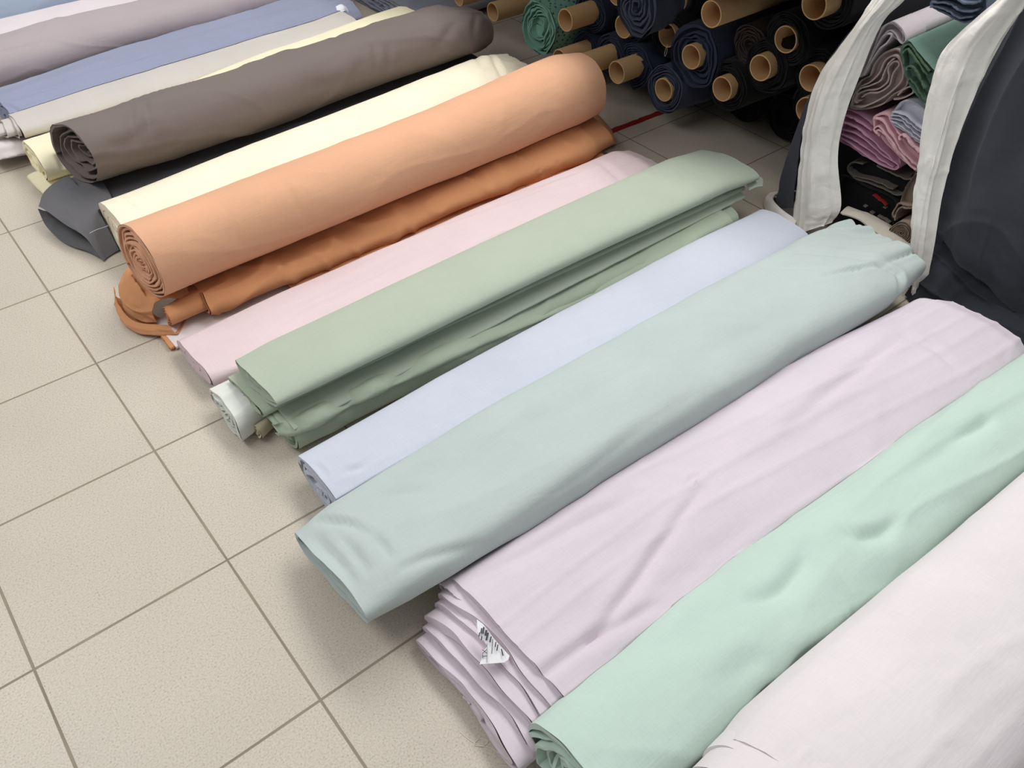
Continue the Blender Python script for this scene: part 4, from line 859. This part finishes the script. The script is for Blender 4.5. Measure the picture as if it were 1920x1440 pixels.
folded('light pink folded cloth with curled layers, lying over the rose-pink one', M['rosel'],
  [(-1.679, 0.411), (-1.692, 0.429), (-1.718, 0.434), (-1.743, 0.412), (-1.773, 0.395), (-1.813, 0.374), (-1.849, 0.361), (-1.858, 0.319), (-1.819, 0.325), (-1.771, 0.343), (-1.721, 0.367), (-1.694, 0.379)], 2.045, 2.6, seed=419, lines=[
   [(-1.681, 0.410), (-1.708, 0.417), (-1.747, 0.391), (-1.799, 0.355), (-1.849, 0.335)], [(-1.708, 0.375), (-1.694, 0.383), (-1.707, 0.396), (-1.736, 0.383), (-1.789, 0.351), (-1.850, 0.322)], [(-1.780, 0.385), (-1.773, 0.395), (-1.787, 0.403), (-1.812, 0.388), (-1.844, 0.375)], [(-1.716, 0.371), (-1.705, 0.383), (-1.722, 0.384), (-1.767, 0.356), (-1.816, 0.334)]])
folded('drab grey-black folded cloth with pale frayed edge, beneath the pinks', M['black'],
  [(-1.627, 0.203), (-1.633, 0.232), (-1.672, 0.263), (-1.731, 0.262), (-1.820, 0.262), (-1.833, 0.282), (-1.832, 0.229), (-1.800, 0.199), (-1.735, 0.198), (-1.673, 0.187)], 2.08, 2.7, seed=421, emat=M['drab'], lines=[
   [(-1.677, 0.254), (-1.644, 0.243), (-1.635, 0.221), (-1.652, 0.207), (-1.684, 0.201), (-1.739, 0.209), (-1.781, 0.210), (-1.808, 0.209), (-1.826, 0.223)],
   [(-1.646, 0.212), (-1.681, 0.209), (-1.740, 0.222), (-1.794, 0.222)],
   [(-1.723, 0.271), (-1.778, 0.267), (-1.821, 0.270), (-1.838, 0.284), (-1.840, 0.306)]])
bl = folded('black printed folded cloth with red and white specks at the bottom', M['black'],
  [(-1.615, 0.168), (-1.643, 0.199), (-1.709, 0.196), (-1.778, 0.200), (-1.821, 0.191), (-1.822, 0.146), (-1.837, 0.106), (-1.771, 0.061), (-1.664, 0.057)], 2.07, 2.7, seed=423)
ribbon('red_print', M['red'], [(-1.744, 0.183), (-1.773, 0.178), (-1.795, 0.173)], 2.062, 2.075, t=.003, parent=bl, n=20, nx=4, rim=.002)
for k, l in enumerate(([(-1.727, 0.139), (-1.737, 0.137)], [(-1.753, 0.129), (-1.765, 0.128)], [(-1.781, 0.129), (-1.802, 0.128), (-1.823, 0.125)], [(-1.788, 0.162), (-1.797, 0.164)])):
    ribbon('white_print', M['drab'], l, 2.062, 2.075, t=.003, parent=bl, n=12, nx=4, seed=k, rim=.001)
folded('taupe cloth flap arched over a small roll, beside the right hem', M['taupe'],
  [(-1.842, 0.213), (-1.840, 0.258), (-1.852, 0.308), (-1.867, 0.312), (-1.878, 0.265), (-1.882, 0.218), (-1.863, 0.214)], 2.04, 2.6, seed=427, lines=[
   [(-1.840, 0.161), (-1.833, 0.180), (-1.841, 0.209), (-1.869, 0.216), (-1.886, 0.227)], [(-1.848, 0.158), (-1.843, 0.181), (-1.850, 0.202), (-1.872, 0.210), (-1.888, 0.221)]])
sr = empty('fabric_roll', (2.020, -1.885, 0.141)); tag(sr, 'small taupe-brown cloth roll low in the opening by the right hem', 'fabric roll', FG)
bolt('cloth', M['taupe'], [(0, ell(0, 0, .034, .038, 0, 2)), (.5, ell(-.01, .01, .034, .038, 0, 2))], seed=431, nx=40, parent=sr, floor=-9, near=dict(turns=7, depth=.006, amp=.004, floor=-9))
ec = sheet('folded_cloth', M['ecru'], [
   [(1.99, -1.70, .125), (1.99, -1.76, .130), (1.98, -1.84, .125), (1.96, -1.93, .12)],
   [(2.05, -1.69, .120), (2.05, -1.76, .125), (2.05, -1.84, .12), (2.03, -1.93, .115)],
   [(2.10, -1.69, .06), (2.10, -1.76, .07), (2.10, -1.84, .07), (2.08, -1.93, .06)],
   [(2.10, -1.69, .005), (2.10, -1.76, .005), (2.10, -1.84, .005), (2.08, -1.93, .005)]], nu=40, nv=50, seed=433, amp=.004, thick=.004)
tag(ec, 'ecru cloth spilling out under the opening behind the pleated bolt end', 'folded cloth', FG)

# ================================================================== paper label on the lilac bolt
def decal(name, mat, pts, parent, h=.0006):
    P = np.array(pts, float); n = len(P)
    V = np.vstack([P + np.array([0, 0, h]), P - np.array([0, 0, h])])
    F = [tuple(range(n)), tuple(range(2 * n - 1, n - 1, -1))] + [(j, n + j, n + (j + 1) % n, (j + 1) % n) for j in range(n)]
    return mk(name, V, F, mat, parent, 20)

LZ = .131
lab = decal('paper_label', M['paper'], [(0.240, -2.182, 0.121), (0.275, -2.209, 0.126), (0.283, -2.211, 0.129), (0.289, -2.207, 0.131), (0.288, -2.185, 0.134), (0.287, -2.162, 0.136), (0.288, -2.130, 0.138), (0.285, -2.116, 0.138), (0.272, -2.135, 0.134),
     (0.268, -2.150, 0.131), (0.275, -2.160, 0.131), (0.269, -2.167, 0.130), (0.258, -2.169, 0.127), (0.248, -2.178, 0.124)], lil)
INK = [((0.281, -2.136, 0.139), (0.274, -2.143, 0.138), 2.2), ((0.273, -2.140, 0.138), (0.268, -2.145, 0.137), 1.6), ((0.285, -2.137, 0.140), (0.276, -2.146, 0.139), 2.6), ((0.272, -2.148, 0.137), (0.267, -2.153, 0.136), 2.0), ((0.285, -2.145, 0.140), (0.277, -2.152, 0.139), 3.2),
       ((0.284, -2.151, 0.140), (0.273, -2.160, 0.138), 3.2), ((0.284, -2.160, 0.139), (0.276, -2.167, 0.138), 2.4), ((0.283, -2.166, 0.139), (0.266, -2.185, 0.134), 1.1), ((0.284, -2.174, 0.139), (0.278, -2.180, 0.137), 1.8), ((0.284, -2.180, 0.138), (0.276, -2.187, 0.136), 1.8), ((0.284, -2.190, 0.137), (0.279, -2.201, 0.135), 2.0), ((0.271, -2.165, 0.137), (0.251, -2.190, 0.127), .7)]
for a, b, w_ in INK:
    a = np.array(a); b = np.array(b); d = (b - a) / np.linalg.norm(b - a); sd = np.cross(d, (0, 0, 1)); sd /= np.linalg.norm(sd); sd *= .0011 * w_ / 2
    decal('printed_line', M['ink'], [a - sd, a + sd, b + sd, b - sd], lab, h=.0004)
tcu = bpy.data.curves.new('printed_letters', 'FONT'); tcu.body = 'TX'; tcu.size = .0125; tcu.extrude = .0002; tcu.align_x = 'CENTER'
tmp = bpy.data.objects.new('printed_letters', tcu); COL.objects.link(tmp); tcu.materials.append(M['ink'])
bpy.context.view_layer.update()
tme = bpy.data.meshes.new_from_object(tmp.evaluated_get(bpy.context.evaluated_depsgraph_get())); bpy.data.objects.remove(tmp); bpy.data.curves.remove(tcu)
tob = bpy.data.objects.new('printed_letters', tme); COL.objects.link(tob); tob.parent = lab
a = np.array((0.256, -2.184, 0.129)); b = np.array((0.265, -2.172, 0.133)); e1 = (b - a) / np.linalg.norm(b - a); nz = np.array([-.25, -.05, .96]); nz -= e1 * (nz @ e1); nz /= np.linalg.norm(nz); e2 = np.cross(nz, e1)
mid_ = (a + b) / 2
tob.matrix_local = Matrix(((e1[0], e2[0], nz[0], mid_[0]), (e1[1], e2[1], nz[1], mid_[1]), (e1[2], e2[2], nz[2], mid_[2]), (0, 0, 0, 1)))

# ================================================================== loose thread on the tiles
def thread(label, P, r=.0007): tag(strand('loose_thread', M['thread'], P, r), label, 'thread')
thread('tangled pale thread on the tiles beside the lilac bolt end', [(0.168, -2.213, 0.001), (0.175, -2.241, 0.001), (0.185, -2.259, 0.001), (0.198, -2.259, 0.001), (0.189, -2.246, 0.001), (0.175, -2.249, 0.002), (0.194, -2.271, 0.001), (0.200, -2.288, 0.001)])

# ================================================================== light
def area(name, loc, sx, sy, power, col=(1, 1, 1)):
    l = bpy.data.lights.new(name, 'AREA'); l.shape = 'RECTANGLE'; l.size = sx; l.size_y = sy; l.energy = power; l.color = col
    o = bpy.data.objects.new(name, l); COL.objects.link(o); o.location = loc
    return o
area('ceiling_lamp', (1.80, -1.0, 2.9), 1.0, 3.2, 78, (1, .985, .965))
area('ceiling_lamp', (-1.0, -.4, 2.9), 1.0, 3.0, 46, (1, .985, .965))
area('ceiling_lamp', (1.1, 2.8, 2.9), 1.0, 2.4, 30, (1, .985, .965))
# the rest of the hall: brighter overhead than towards the walls
w = bpy.data.worlds.new('world'); S.world = w; w.use_nodes = True
nt = w.node_tree; bg = nt.nodes['Background']
tc = nt.nodes.new('ShaderNodeTexCoord'); sp = nt.nodes.new('ShaderNodeSeparateXYZ'); nt.links.new(tc.outputs['Generated'], sp.inputs[0])
mr = nt.nodes.new('ShaderNodeMapRange'); nt.links.new(sp.outputs[2], mr.inputs[0]); mr.inputs[1].default_value = 0.05; mr.inputs[2].default_value = 0.85
mr.inputs[3].default_value = 0.10; mr.inputs[4].default_value = 0.56
bg.inputs[0].default_value = (.97, .985, 1, 1); nt.links.new(mr.outputs[0], bg.inputs[1])
S.view_settings.view_transform = 'Standard'; S.view_settings.look = 'None'; S.view_settings.gamma = 1; S.view_settings.exposure = -0.17
S.view_settings.use_curve_mapping = False
S.cycles.max_bounces = 8; S.cycles.use_denoising = True
